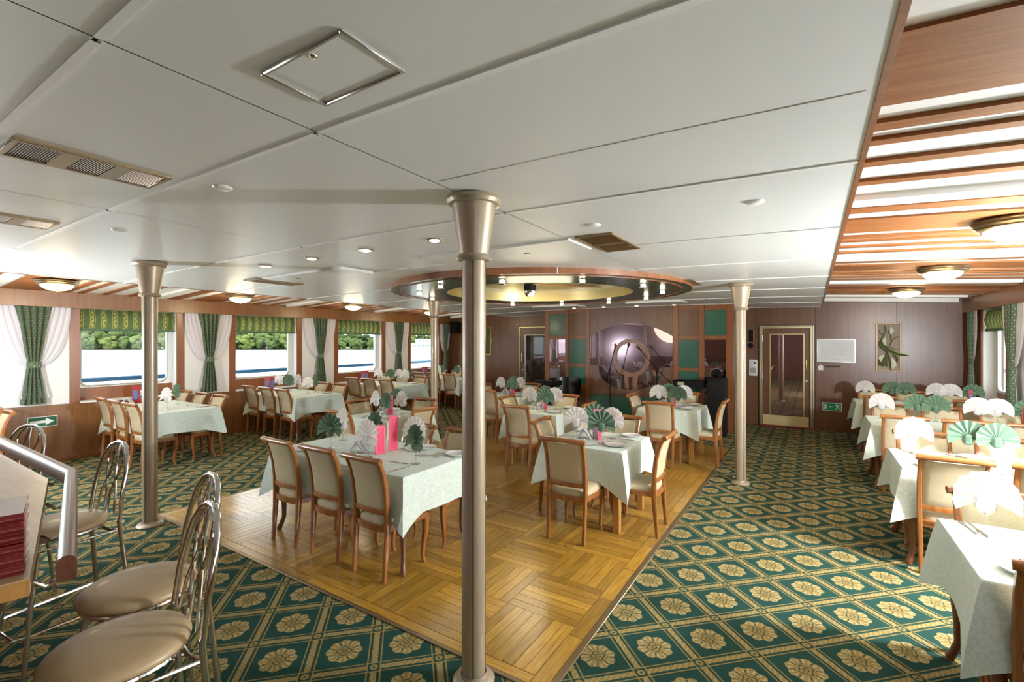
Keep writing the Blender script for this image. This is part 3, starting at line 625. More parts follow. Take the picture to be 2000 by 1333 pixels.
b=MB(); b.cbox(XL+.2,XL+.42,YB-.3,YB-.05,1.95,2.3,.01); tag(b.build('wall_loudspeaker',M['black']),'black box loudspeaker high in far left corner','loudspeaker')
# ------------------------------------------------------------------ columns
def column(x,y,label):
    e=empty('column',(x,y,0),0,label,'column','champagne metal columns'); h=zc(x,y); k=h-2.475
    b=MB(); b.lathe([(.0,0),(.105,0),(.108,.012),(.095,.028),(.07,.034),(.065,.05)],32); b.build('base',M['champagne'],e)
    b=MB(); b.lathe([(.061,.03),(.061,2.17+k)],32); b.build('shaft',M['champagne'],e)
    for a in (.35,2.2,3.9,5.3):
        b=MB(); b.box(.0595,.0618,-.003,.003,.04,2.15+k,Matrix.Rotation(a,4,'Z')); b.build('seam',M['seam'],e,ang=0)
    b=MB(); b.lathe([(.062,2.145+k),(.082,2.15+k),(.090,2.163+k),(.082,2.178+k),(.07,2.182+k)],32); b.build('neck_ring',M['champagne'],e)
    b=MB(); b.lathe([(.073,2.175+k),(.116,2.445+k)],40); b.build('capital',M['champagne'],e)
    b=MB(); b.lathe([(.116,2.430+k),(.132,2.435+k),(.141,2.452+k),(.135,2.470+k),(.12,h+.0)],40); b.build('top_ring',M['champagne'],e)
column(-1.464,1.925,'champagne metal column standing nearest in the centre'); column(-5.265,1.885,'champagne metal column at left front corner of the parquet')
column(-.73,6.32,'champagne metal column on carpet right of the parquet'); column(-5.45,6.05,'champagne metal column at the far left behind the parquet tables')
# ------------------------------------------------------------------ ceiling ring
e=empty('ceiling_ring',(RC[0],RC[1],2.42),0,'round ceiling feature with wood rim, green soffit and brass recess','ceiling feature')
def annulus(r0,r1,z,n=96,up=False):
    b=MB(); b.grid(lambda u,v:((r0+(r1-r0)*v)*math.cos(2*PI*u),(r0+(r1-r0)*v)*math.sin(2*PI*u),z),n,1,wrap=True); return b
b=MB(); b.lathe([(RI,0),(RO-.01,0),(RO-.01,.04),(RI,.04)],96); b.build('soffit',M['ringgreen'],e)
b=MB(); b.lathe([(RO-.012,-.004),(RO,-.004),(RO,.09),(RO-.012,.09)],96); b.build('rim',M['rimwood'],e)
b=MB(); b.lathe([(1.93,-.001),(1.93,-.010),(1.942,-.010),(1.942,-.001)],96); b.build('rim_bead',M['rimwood'],e)
b=MB(); b.lathe([(RI,0),(RI,.15)],96); b.build('recess_wall',M['satinbrass'],e)
b=MB(); b.lathe([(0,.15),(RI,.15)],96); b.build('recess_ceiling',plain('recess_white',(.72,.73,.70),.35),e,fix=False)
b=MB(); b.lathe([(0,.14),(.88,.14),(.88,.149)],64); b.build('recess_reflection_disc',plain('recess_gold_reflection',(.42,.38,.20),.35,.7),e)  # disc painted olive gold to imitate the brass wall mirrored in the recess ceiling
b=MB(); b.cbox(-.1,1.0,-.03,.03,.125,.138,.004,M=Matrix.Rotation(.9,4,'Z')); b.build('recess_batten',M['rimwood'],e)
for k in range(4):
    a=k*PI/2+.6; b=MB(); b.box(RO,RO+.004,-.004,.004,-.004,.09,Matrix.Rotation(a,4,'Z')); b.build('joint',M['strip'],e,ang=0)
def halo(x,y,z,label):
    q=empty('halogen_spot',(x,y,z),0,label,'spotlight','halogen spots in the ceiling ring')
    b=MB(); b.lathe([(0,-.002),(.038,-.002),(.038,-.012),(.032,-.016)],16); b.build('mount',M['chrome'],q)
    b=MB(); b.lathe([(.028,-.012),(.028,-.045),(.0,-.05)],16); b.build('lamp_glass',M['halogen'],q)
    b=MB(); b.lathe([(.030,-.046),(.044,-.048),(.044,-.056),(0,-.058)],16); b.build('lens_ring',M['chrome'],q)
    return q
hn=['front','front right','near right','right','far right','rear right','rear','rear left','far left','left','near left','front left']
proto=None
for k in range(12):
    a=-PI/2+2*PI*k/12+.27; lab='lit halogen spot at the %s of the ceiling ring'%hn[k]
    x,y=RC[0]+1.69*math.cos(a),RC[1]+1.69*math.sin(a)
    if proto is None: proto=halo(x,y,2.418,lab)
    else: c=copy_tree(proto); c.location=(x,y,2.418); c['label']=lab
l=bpy.data.lights.new('ring_glow','POINT'); l.energy=SPOT*6; l.color=(1,.85,.6); l.shadow_soft_size=.5; lo=bpy.data.objects.new('ring_light',l); COL.objects.link(lo); lo.parent=e; lo.location=(0,0,-.25)
q=empty('mirror_ball_lamp',(RC[0]-.12,RC[1]-.05,2.555),0,'dark motor with small glass ball hanging in the ceiling ring','lamp')
b=MB(); b.lathe([(0,.0),(.09,0),(.09,-.09),(0,-.09)],20); b.build('motor',M['black'],q); b=MB(); b.lathe([(.088*math.sin(PI*k/10),-.10-.085*math.cos(PI*k/10)) for k in range(11)],16); b.build('glass_ball',M['steel'],q,ang=5)
# ------------------------------------------------------------------ ceiling lamps, downlights, grilles, hatch, detectors
def dome(x,y,label):
    z=zs(x)-.002; q=empty('dome_ceiling_lamp',(x,y,z),0,label,'ceiling lamp','bronze dome ceiling lamps')
    b=MB(); b.lathe([(0,0),(.21,0),(.215,-.01),(.20,-.022),(.205,-.03),(.185,-.045),(.188,-.052),(.165,-.062),(.155,-.06)],36); b.build('rim',M['lampmetal'],q)
    b=MB(); b.lathe([(.158*math.cos(PI/2*k/10),-.056-.075*math.sin(PI/2*k/10)) for k in range(11)],32); gbw=b.build('glass_bowl',M['frost'],q)
    b=MB(); b.lathe([(0,-.128),(.012,-.128),(.012,-.14),(0,-.146)],10); b.build('finial',M['brass'],gbw)
    l=bpy.data.lights.new('dome','POINT'); l.energy=DOME; l.color=(1,.80,.50); l.shadow_soft_size=.2; lo=bpy.data.objects.new('dome_light',l); COL.objects.link(lo); lo.parent=q; lo.location=(0,0,-.25)
for k,(x,y) in enumerate(((-7.95,1.87),(-7.95,4.10),(-7.95,6.36),(-7.95,8.70))): dome(x,y,'lit bronze dome lamp, %s from the camera on the left slatted ceiling'%names[k])
for k,(x,y) in enumerate(((1.08,4.15),(1.13,6.42),(1.15,8.75))): dome(x,y,'lit bronze dome lamp, %s from the camera on the right slatted ceiling'%names[k])
def downlight(x,y,label,lit=True):
    q=empty('downlight',(x,y,zc(x,y)-.001),0,label,'downlight','recessed downlights')
    b=MB(); b.lathe([(.036,.0),(.058,0),(.062,-.006),(.055,-.012),(.04,-.012),(.036,.0)],24); b.build('trim_ring',M['chrome'],q)
    b=MB(); b.lathe([(.04*math.cos(PI/2*k/6),-.008-.016*math.sin(PI/2*k/6)) for k in range(7)],20); b.build('lens',M['dlglass'] if lit else M['alu'],q)
for k,x in enumerate((-4.54,-3.79,-3.07,-2.32)): downlight(x,2.58,'lit round downlight, %s from the left in the front row'%names[k])
for k,(x,y) in enumerate(((-4.3,9.2),(-3.65,9.25),(-2.97,9.3),(-2.25,9.35))): downlight(x,y,'lit downlight, %s from the left above the stage wall'%names[k])
downlight(-1.97,3.31,'unlit round downlight in the ceiling right of the near column',False); downlight(-5.0,3.23,'unlit round downlight in the ceiling above the far left aisle',False)
def grille(x0,x1,y0,y1,label,n=50,split=()):
    z=zc((x0+x1)/2,(y0+y1)/2); q=empty('air_grille',((x0+x1)/2,(y0+y1)/2,z),0,label,'air grille','bronze ceiling air grilles'); hx,hy=(x1-x0)/2,(y1-y0)/2
    b=MB(); b.box(-hx,hx,-hy,hy,-.004,.002); b.build('backing',M['seam'],q,ang=0)
    for w_ in ((-hx-.008,-hx+.012,-hy-.008,hy+.008),(hx-.012,hx+.008,-hy-.008,hy+.008),(-hx+.012,hx-.012,-hy-.008,-hy+.012),(-hx+.012,hx-.012,hy-.012,hy+.008)):
        b=MB(); b.cbox(*w_,-.012,.002,.002); b.build('frame',M['bronze'],q)
    me=None
    for k in range(n):
        yy=-hy+.012+(2*hy-.024)*(k+.5)/n
        if me is None: b=MB(); b.box(-hx+.012,hx-.012,-.003,.003,-.001,.001,Matrix.Rotation(.7,4,'X')); me=b.mesh('slat',M['bronze'],0)
        link('slat',me,q,(0,yy,-.007))
    for t in split: b=MB(); b.box(-hx+.01,hx-.01,t-.03,t+.03,-.012,-.008); b.build('plate',M['bronze'],q,ang=0)
grille(-2.73,-2.49,.47,.97,'long bronze air grille, nearest in the ceiling at left',60,(-.085,.085)); grille(-4.33,-4.06,.47,.96,'long bronze air grille cut by the left picture edge',60,(-.085,.085))
grille(-1.39,-1.13,3.0,3.6,'bronze air grille in the ceiling right of the near column',60,(0,)); grille(-1.42,-1.17,5.7,6.26,'bronze air grille beside the right edge of the ceiling ring'); grille(-5.73,-5.47,3.0,3.6,'bronze air grille in the ceiling above the left aisle',50)
q=empty('ceiling_hatch',(-1.10,.812,zc(-1.1,.8)),0,'square ceiling access hatch with metal frame and key lock','hatch')
for w_ in ((-.172,-.160,-.104,.104),(.160,.172,-.104,.104),(-.160,.160,-.104,-.092),(-.160,.160,.092,.104)): b=MB(); b.cbox(*w_,-.010,.003,.003); b.build('frame',M['alu'],q)
b=MB(); b.box(-.159,.159,-.091,.091,-.003,.002); b.build('door',M['ceil'],q,ang=0); b=MB(); b.lathe([(0,-.009),(.006,-.009),(.010,-.006),(.011,-.003)],14,o=(.02,-.072,0)); b.build('lock',M['chrome'],q)
for k,(x,y,lab) in enumerate(((-2.43,1.17,'small round ceiling detector between hatch and left grille'),(-3.98,1.25,'small round ceiling detector near the left front column'),(-.24,2.67,'small round ceiling detector near the right slatted ceiling'),(-1.15,2.75,'small round ceiling detector beside the middle air grille'))):
    b=MB(); b.lathe([(0,-.012),(.03,-.012),(.042,-.006),(.045,0)],20); tag(b.build('smoke_detector',M['strip'],None,(x,y,zc(x,y))),lab,'detector','ceiling detectors')
# ------------------------------------------------------------------ chairs
def make_chair():
    e=empty('dining_chair')
    prof=[(-.215,0),(-.205,.12),(-.192,.28),(-.186,.42),(-.190,.55),(-.205,.68),(-.232,.79),(-.268,.872)]
    dep=[.014,.016,.020,.023,.020,.018,.017,.015]
    for s in (-1,1):
        b=MB(); b.sweep([(s*(.168+.012*(z/.87)),y,z) for y,z in prof],.0145,dep); b.build('leg',M['chair'],e)
        fp=[(.195,.40),(.205,.33),(.203,.25),(.188,.15),(.178,.08),(.184,.03),(.198,0)]
        b=MB(); b.sweep([(s*(.170+.25*(y-.18)),y-.01,z) for y,z in fp],[.021,.022,.020,.016,.013,.013,.014],[.022,.024,.021,.016,.013,.013,.014]); b.build('leg',M['chair'],e)
    b=MB()   # seat frame
    pl=[(-.178,-.19),(-.10,-.215),(0,-.222),(.10,-.215),(.178,-.19),(.195,.0),(.202,.19),(.15,.205),(0,.212),(-.15,.205),(-.202,.19),(-.195,0)]
    b.prism(pl,.355,.395); b.prism([(x*1.012,y*1.012) for x,y in pl],.385,.40); b.build('seat_frame',M['chair'],e,ang=50)
    b=MB()   # padded seat
    def seat(u,v):
        a=2*PI*u; cx=math.cos(a); sx=math.sin(a); n_=4.5
        k=(abs(cx)**n_+abs(sx)**n_)**(-1/n_)
        prof_=[(0.0,.462),(.35,.461),(.7,.457),(.9,.449),(.985,.434),(1.0,.415),(.99,.398)]; t=v*(len(prof_)-1); i=min(int(t),len(prof_)-2); q=t-i
        rr=prof_[i][0]*(1-q)+prof_[i+1][0]*q; zz=prof_[i][1]*(1-q)+prof_[i+1][1]*q
        y=sx*k*rr; return (cx*k*rr*(.188+.012*y),y*.198,zz)
    b.grid(seat,36,6,wrap=True); b.build('seat',M['cream'],e,ang=80)
    b=MB()   # backrest pad, both faces
    def yb(z):
        for (y0,z0),(y1,z1) in zip(prof,prof[1:]):
            if z<=z1: return y0+(y1-y0)*(z-z0)/(z1-z0)
        return prof[-1][0]
    def pad(side):
        def fn(u,v):
            z=.515+.345*v; x=(2*u-1)*.163; bow=-.016*(1-(2*u-1)**2); ed=min(1,min(u,1-u)*14,min(v,1-v)*14); return (x,yb(z)+bow+side*(.006+.010*ed**.5),z)
        return fn
    b.grid(pad(1),14,12); b.grid(pad(-1),14,12); 
    b.build('backrest',M['cream'],e,ang=60)
    b=MB(); b.tube([( .2125*math.sin(t*1.0)/math.sin(1.0),-.278-.022*math.cos(t*1.2),.888+.004*math.cos(t*2)) for t in [(-1+2*k/12) for k in range(13)]],[.0215]+[.0225]*11+[.0215],12); 
    for s in (-1,1): b.tube([(s*.178,-.286,.888),(s*.19,-.286,.888)],.0245,12)
    b.build('top_rail',M['chair'],e)
    b=MB(); b.sweep([(0,0,0),(0,0,.001)],.001,.001) if False else None
    n_=8; vv=[];ff=[]
    for k in range(n_+1):
        x=-.168+.336*k/n_; bow=-.018*(1-(x/.168)**2)
        for (dy,dz) in ((-.014,.478),(.014,.478),(.016,.50),(.012,.515),(-.012,.515),(-.016,.50)): vv.append((x,yb(.5)+bow+dy,dz))
    for k in range(n_):
        for j in range(6): ff.append((k*6+j,k*6+(j+1)%6,(k+1)*6+(j+1)%6,(k+1)*6+j))
    b.add(vv,ff); b.build('lower_rail',M['chair'],e)
    return e
chair0=make_chair(); used=[False]
def chair(x,y,rz,label,group):
    c=chair0 if not used[0] else copy_tree(chair0); used[0]=True
    c.location=(x+R.uniform(-.008,.008),y+R.uniform(-.008,.008),.008 if PX0<x<PX1 and PY0<y<PY1 else 0); c.rotation_euler=(0,0,rz+R.uniform(-.03,.03)); tag(c,label,'chair',group); return c
ZP=.008
# ------------------------------------------------------------------ tables with cloths
def table(x0,x1,y0,y1,tname,small,z0=0,drop=.30,seed=1):
    cx,cy=(x0+x1)/2,(y0+y1)/2; hx,hy=(x1-x0)/2,(y1-y0)/2; rr=random.Random(seed)
    e=empty('dining_table',(cx,cy,z0),0,'%s wooden dining table under mint cloth, %s'%('square oak' if small else 'long dark',tname),'table','cloth-covered dining tables'); T=.742-z0
    b=MB(); b.cbox(-hx+.01,hx-.01,-hy+.01,hy-.01,T-.035,T,.004); b.build('tabletop',M['oak' if small else 'tablewood'],e)
    b=MB(); 
    for q in ((-hx+.06,hx-.06,-hy+.06,-hy+.08),(-hx+.06,hx-.06,hy-.08,hy-.06)): b.box(*q,T-.12,T-.035)
    for q in ((-hx+.06,-hx+.08,-hy+.08,hy-.08),(hx-.08,hx-.06,-hy+.08,hy-.08)): b.box(*q,T-.12,T-.035)
    b.build('apron',M['oak' if small else 'tablewood'],e,ang=0)
    for sx in (-1,1):
        for sy in (-1,1):
            lx,ly=sx*(hx-.065),sy*(hy-.065); b=MB()
            if small: b.cbox(lx-.03,lx+.03,ly-.03,ly+.03,0,T-.03,.004)
            else:
                d=Vector((sx,sy,0)).normalized(); pts=[];rs=[]
                for z,o,r_ in ((T-.03,.0,.036),(T-.14,.012,.038),(.42,.010,.031),(.26,-.004,.024),(.12,-.006,.020),(.05,.018,.021),(.02,.034,.024),(0,.036,.020)): pts.append((lx+d.x*o,ly+d.y*o,z)); rs.append(r_)
                b.tube(pts,rs,10)
            b.build('leg',M['oak' if small else 'tablewood'],e)
    # cloth
    N=40; ring=[]; per=[]
    cl=MB(); K=9; tot=[]
    def perim():
        out=[]
        for (ax,ay,bx,by) in ((-hx,-hy,hx,-hy),(hx,-hy,hx,hy),(hx,hy,-hx,hy),(-hx,hy,-hx,-hy)):
            n_=24
            for k in range(n_):
                t=k/n_; t=t+.06*math.sin(2*PI*t)*-1 if False else t
                out.append((ax+(bx-ax)*t,ay+(by-ay)*t,ax,ay,bx,by,t))
        return out
    pr=perim(); ph=rr.uniform(0,6); amp=[rr.uniform(.085,.125) for _ in range(4)]; cdr=[rr.uniform(.09,.13) for _ in range(4)]
    def ring_at(v):
        o=[]
        for k,(px,py,ax,ay,bx,by,t) in enumerate(pr):
            L=math.hypot(bx-ax,by-ay); tx,ty=(bx-ax)/L,(by-ay)/L; nx,ny=ty,-tx; s_=t*L; c=int(k//24)
            d0,d1=s_,L-s_; dd=min(d0,d1); ci=c if d0<d1 else (c+1)%4; g=max(0,1-dd/.20); g=g**1.25
            cxn,cyn=((-1,-1),(1,-1),(1,1),(-1,1))[ci]; q=1/math.sqrt(2)
            out_=.006+.014*v+.012*math.sin(s_*9+ph+c)*v
            x=px+nx*out_*(1-g)+cxn*q*(amp[ci]*g*v+.006*g); y=py+ny*out_*(1-g)+cyn*q*(amp[ci]*g*v+.006*g)
            z=.752-z0-(drop*v)*(1+.035*math.sin(s_*4+c+ph))-cdr[ci]*g*v*v
            o.append((x,y,z))
        return o
    rows=[[(px*.985,py*.985,.7535-z0) for (px,py,*_) in pr],[(px+.003*(1 if px>0 else -1)*(abs(px)>hx-.001),py+.003*(1 if py>0 else -1)*(abs(py)>hy-.001),.7515-z0) for (px,py,*_) in pr]]+[ring_at(v) for v in (.04,.15,.3,.45,.6,.75,.9,1.0)]
    n_=len(pr)
    for r_ in rows: cl.v+=r_
    for j in range(len(rows)-1):
        for k in range(n_): cl.f.append((j*n_+k,j*n_+(k+1)%n_,(j+1)*n_+(k+1)%n_,(j+1)*n_+k))
    cl.f.append(tuple(range(n_)))
    o=cl.build('tablecloth',M['cloth'],None,(cx,cy,z0),ang=60); tag(o,'pale mint damask tablecloth on the %s'%tname,'tablecloth','mint tablecloths')
    return (cx,cy)
# ------------------------------------------------------------------ tableware
def fan_mesh(mat):
    b=MB(); n=9; vv=[];ff=[]
    a0=math.radians(108); rings=(.010,.045,.085,.122)
    for j,r_ in enumerate(rings):
        for i in range(2*n+1):
            t=-1+2*i/(2*n); a=t*a0; k_=r_/.122; dy=(.010 if i%2 else -.010)*(.2+.8*k_); q=r_*(1 if i%2 else .985)
            vv.append((q*math.sin(a)*1.04,dy-.03*abs(t)**3*k_,.156+q*math.cos(a)*(.98 if abs(a)<PI/2 else 1.5)))
    m=2*n+1
    for j in range(3):
        for i in range(2*n): ff.append((j*m+i,j*m+i+1,(j+1)*m+i+1,(j+1)*m+i))
    b.add(vv,ff)
    pr=((.020,.172),(.030,.160),(.0345,.140),(.0355,.122),(.030,.106),(.018,.096),(.004,.093))
    b.grid(lambda u,v:(pr[round(v*6)][0]*(1+.06*math.cos(u*2*PI*6))*math.cos(2*PI*u),pr[round(v*6)][0]*.9*(1+.06*math.cos(u*2*PI*6))*math.sin(2*PI*u),pr[round(v*6)][1]),36,6,wrap=True)
    return b.mesh('napkin',mat,22,False)
FW,FG=fan_mesh(M['napw']),fan_mesh(M['napg'])
gb=MB(); gb.lathe([(0,.006),(.012,.005),(.034,.002),(.034,.004),(.012,.008),(.0045,.014),(.004,.075),(.010,.084),(.030,.098),(.039,.118),(.040,.135),(.036,.165)],24); GL=gb.mesh('wine_glass',M['glass'],50)
pb=MB(); pb.lathe([(0,.003),(.05,.003),(.075,.007),(.098,.016),(.1,.018),(.096,.0195),(.074,.011),(.05,.0065),(0,.006)],32); PL=pb.mesh('side_plate',M['porcelain'],40)
def fork_mesh():
    b=MB(); b.cbox(-.005,.005,-.095,.03,.001,.004,.001); b.cbox(-.011,.011,.03,.052,.001,.005,.001)
    for x in (-.009,-.003,.003,.009): b.box(x-.0016,x+.0016,.05,.095,.002,.0045)
    return b.mesh('fork',M['steel'])
def knife_mesh():
    b=MB(); b.cbox(-.006,.006,-.11,-.01,.001,.007,.002); b.prism([(-.006,-.01),(.006,-.01),(.009,.06),(.004,.11),(-.004,.112)],.001,.003); return b.mesh('table_knife',M['steel'])
FK,KN=fork_mesh(),knife_mesh()
TZ=.7537
def put(me,name,x,y,z,rz,label,cat,group): return tag(link(name,me,None,(x,y,z),rz),label,cat,group)
def glass_nap(x,y,white,where,rz=None):
    rz=R.uniform(-.28,.28) if rz is None else rz
    g_=put(GL,'wine_glass',x,y,TZ,0,'stemmed wine glass holding a %s napkin, %s'%('white' if white else 'green',where),'glass','wine glasses with napkins')
    n_=put(FW if white else FG,'folded_napkin',x,y,TZ+.001,rz,'%s fan-folded napkin in a glass, %s'%('white' if white else 'green',where),'napkin','fan-folded napkins')
    g_.scale=n_.scale=(1.06,1.06,1.16)
hb=None
def holder(x,y,rz,tname):
    q=empty('napkin_holder',(x,y,TZ),rz,'triangular napkin holder with white paper napkins, %s'%tname,'napkin holder','napkin holders')
    for s in (-1,1):
        b=MB(); b.add([(s*.055,-.02,0),(s*.052,-.02,0),(0,-.02,.075),(0,-.02,.07),(s*.055,.02,0),(s*.052,.02,0),(0,.02,.075),(0,.02,.07)],[(0,2,3,1),(4,5,7,6),(0,4,6,2),(1,3,7,5),(0,1,5,4)]); b.build('side_plate',M['steel'],q,ang=0)
        for k in range(4):
            d=.004+.005*k; b=MB(); o=R.uniform(-.01,.01); b.add([(s*(.062+d),-.05+o,.004),(s*(.062+d),.05+o,.004),(s*d,.05+o,.085+d),(s*d,-.05+o,.085+d),(s*(.059+d),-.05+o,.003),(s*(.059+d),.05+o,.003),(s*(d-.002),.05+o,.083+d),(s*(d-.002),-.05+o,.083+d)],[(0,1,2,3),(4,7,6,5),(0,3,7,4),(1,5,6,2),(0,4,5,1),(3,2,6,7)]); b.build('paper_napkin',M['napw'],q,ang=0)
    b=MB(); b.lathe([(.022*math.cos(PI/2*k/5),.018*math.sin(PI/2*k/5)) for k in range(6)],12,o=(0,-.05,0)); b.build('salt_cellar',M['steel'],q)
def menu(x,y,rz,h,w,label,cover='pink',open_=.5):
    q=empty('menu_book',(x,y,TZ),rz,label,'menu','standing menus')
    for s in (-1,1):
        Mx=Matrix.Rotation(s*open_,4,'Z'); b=MB(); b.cbox(0,s*w,-.002,.002,.0,h,.001,M=Mx); c=b.build('cover',M[cover],q)
        b=MB(); b.cbox(s*.004,s*(w-.006),.0016,.0034,.004,h-.004,.0003,M=Mx); b.build('page',M['page'],c) if cover=='pink' else None
        if cover=='pink':
            for zz in (.012,h-.016):
                b=MB(); b.box(s*.01,s*(w-.012),-.0027,-.0021,zz,zz+.004,Mx); b.build('gold_line',M['gold'],c,ang=0)
            for xx in (.01,w-.014):
                b=MB(); b.box(s*xx,s*(xx+.004),-.0027,-.0021,.012,h-.012,Mx); b.build('gold_line',M['gold'],c,ang=0)
        else:
            b=MB(); b.box(s*.02,s*(w-.02),-.0032,-.0021,h*.2,h*.75,Mx); b.build('picture_print',M['blue'],c,ang=0)
# table definitions
T={}
def seat_words(i,n): return ('window end','middle','aisle end')[i]
def long_table(side,k,y0,y1,near,far_,xs_near,xs_far,xa,xb,aisle_sign):
    tn='%s window table on the %s'%(names[k],side)
    table(xa,xb,y0,y1,tn,False,seed=k+10*(side=='left')); T[(side,k)]=((xa+xb)/2,(y0+y1)/2)
    for lst,yy,rz,sd in ((xs_near,near+.275,0,'near'),(xs_far,far_-.275,PI,'far')):
        for x in lst:
            al=sorted(lst,key=lambda q:aisle_sign*q); i=al.index(x); 
            chair(x,yy,rz,'cream upholstered wooden chair, %s side of %s, %s'%(sd,tn,('window end','middle','aisle end')[i]),'chairs at the window tables')
    return tn
LN=[(2.65,3.55,2.54,3.68),(4.78,5.70,4.68,5.90),(7.12,8.0,7.0,8.12),(9.18,10.03,9.08,10.15)]
for k,(y0,y1,n0,f0) in enumerate(LN): long_table('left',k,y0,y1,n0,f0,[-8.78,-8.24,-7.70],[-8.90,-8.32,-7.74] if k==0 else [-8.88,-8.30,-7.74],-8.95,-7.46,1)
RN=[(2.70,3.50,2.57,3.63),(4.72,5.54,4.56,5.67),(6.96,7.78,6.73,7.91),(9.16,9.96,8.97,10.10)]
for k,(y0,y1,n0,f0) in enumerate(RN): long_table('right',k,y0,y1,n0,f0,[.865,1.375,1.885] if k else [.86,1.40],[.865,1.385,1.90] if k else [.87,1.40],.60,2.18,-1)
chair(-8.12,1.20,PI,'cream upholstered wooden chair cut by left edge, aisle side','chairs at the left picture edge'); chair(-8.66,1.20,PI,'cream upholstered wooden chair cut by left edge, window side','chairs at the left picture edge')
# long table on the parquet
table(-4.17,-2.50,2.44,3.27,'long table on the parquet',False,ZP,.31,5)
for i,x in enumerate((-3.815,-3.275,-2.735)): chair(x,2.55,0,'cream upholstered wooden chair, near side of long parquet table, %s'%('left','middle','right')[i],'chairs on the parquet')
for i,x in enumerate((-3.30,-2.76)): chair(x,3.18,PI,'cream upholstered wooden chair, far side of long parquet table, %s'%('left','right')[i],'chairs on the parquet')
SQ=[(-1.82,4.43,'front square parquet table'),(-4.76,4.40,'square parquet table behind the long one'),(-3.24,5.92,'middle square parquet table'),(-4.66,7.28,'farthest square parquet table'),(-1.76,7.25,'rear right square parquet table')]
for k,(cx,cy,tn) in enumerate(SQ):
    table(cx-.40,cx+.40,cy-.41,cy+.41,tn,True,ZP,.30,20+k)
    for sd,x,y,rz in (('near',cx+.02,cy-.545,0),('far',cx+.05,cy+.345,PI),('left',cx-.335,cy-.02,-PI/2),('right',cx+.46,cy-.11,PI/2)):
        chair(x,y,rz,'cream upholstered wooden chair, %s side of %s'%(sd,tn),'chairs on the parquet')
    for dx,dy,wh,wd in ((-.195,-.06,1,'left'),(.11,-.15,0,'front'),(.13,.10,1,'right'),(-.13,.27,0,'rear')): glass_nap(cx+dx,cy+dy,wh,'%s of %s'%(wd,tn))
    holder(cx-.12,cy-.03,math.atan2(-cx,cy)-.15,tn); menu(cx+.035,cy+.03,2.5 if k!=1 else 2.25,.30 if k in(0,) else .26,.085,'tall pink menu standing open on the %s'%tn,open_=.95)
    for dx,dy,wd in ((.26,-.19,'front right'),(.25,.32,'rear right'),(-.28,.33,'rear left')):
        put(PL,'side_plate',cx+dx,cy+dy,TZ,0,'white side plate, %s of %s'%(wd,tn),'plate','white side plates')
    for dx,dy,rz,wd in ((.11,-.25,-.6,'front'),(.24,.14,1.45,'right')): put(KN,'table_knife',cx+dx,cy+dy,TZ,rz,'steel table knife, %s of %s'%(wd,tn),'knife','table knives')
    for dx,dy,rz,wd in ((.22,-.02,-1.2,'right'),(-.14,-.3,.5,'front'),(.12,.2,-.9,'rear')): put(FK,'fork',cx+dx,cy+dy,TZ,rz,'steel fork, %s of %s'%(wd,tn),'fork','dinner forks')
tn='long parquet table'
for x,y,wh,wd in ((-2.68,2.755,0,'front right'),(-3.18,2.70,1,'front middle'),(-3.74,2.74,0,'front left'),(-3.93,3.02,1,'rear left'),(-3.50,3.06,0,'rear middle'),(-2.98,3.06,1,'rear right')): glass_nap(x,y,wh,'%s of %s'%(wd,tn))
holder(-3.39,2.76,.7,tn); menu(-3.165,2.88,2.25,.245,.10,'shorter pink menu standing open on the long parquet table',open_=.95); menu(-3.165,3.03,2.2,.31,.09,'taller pink menu standing open on the long parquet table',open_=1.0)
for x,y,wd in ((-2.98,3.20,'rear middle'),(-2.60,3.17,'rear right'),(-3.9,2.55,'front left')): put(PL,'side_plate',x,y,TZ,0,'white side plate, %s of %s'%(wd,tn),'plate','white side plates')
for x,y,rz,wd in ((-2.675,2.57,.0,'front right'),(-2.80,3.02,-.9,'rear right'),(-3.72,3.10,-.8,'rear left'),(-3.55,2.56,0,'front left')): put(KN,'table_knife',x,y,TZ,rz,'steel table knife, %s of %s'%(wd,tn),'knife','table knives')
for x,y,rz,wd in ((-2.83,2.71,-1.5,'front right'),(-3.08,3.05,1.3,'rear middle'),(-2.74,2.98,-1.1,'right'),(-2.63,3.10,1.2,'rear right'),(-3.62,2.98,-1.0,'rear left')): put(FK,'fork',x,y,TZ,rz,'steel fork, %s of %s'%(wd,tn),'fork','dinner forks')
pos=['aisle end','second from the aisle','third from the aisle','fourth from the aisle','fifth from the aisle','window end']
for k,(y0,y1,_,_) in enumerate(RN):
    tn='%s right window table'%names[k]; ym=(y0+y1)/2
    for i,(x,wh) in enumerate(((.755,1),(1.115,0),(1.28,0),(1.66,1),(1.82,1),(2.08,0))):
        if k==0 and i>0: continue
        glass_nap(x,ym+.25+.03*(i%2),wh,'%s, %s'%(tn,pos[i]),R.uniform(-.12,.12))
    if k<2:
        for i,(x,y) in enumerate(((.79,y0+.16),(1.15,y1-.12),(1.14,y0+.18))): 
            if k==0 and i==1: continue
            put(PL,'side_plate',x,y,TZ,0,'white side plate, %s of %s'%(('near aisle corner','far side','near side')[i],tn),'plate','white side plates')
        for i,(x,y,rz) in enumerate(((.70,y1-.10,.15),(1.02,y1-.12,.8),(1.22,y0+.12,-.5))): put(FK,'fork',x,y,TZ,rz,'steel fork, %s of %s'%(('far aisle corner','far side','near side')[i],tn),'fork','dinner forks')
        put(KN,'table_knife',.735,y1-.11,TZ,.15,'steel table knife, far aisle corner of %s'%tn,'knife','table knives')
    menu(2.02,ym+.02,1.4,.25,.10,'dark red menu standing on the %s'%tn,'red',.5) if k>1 else None
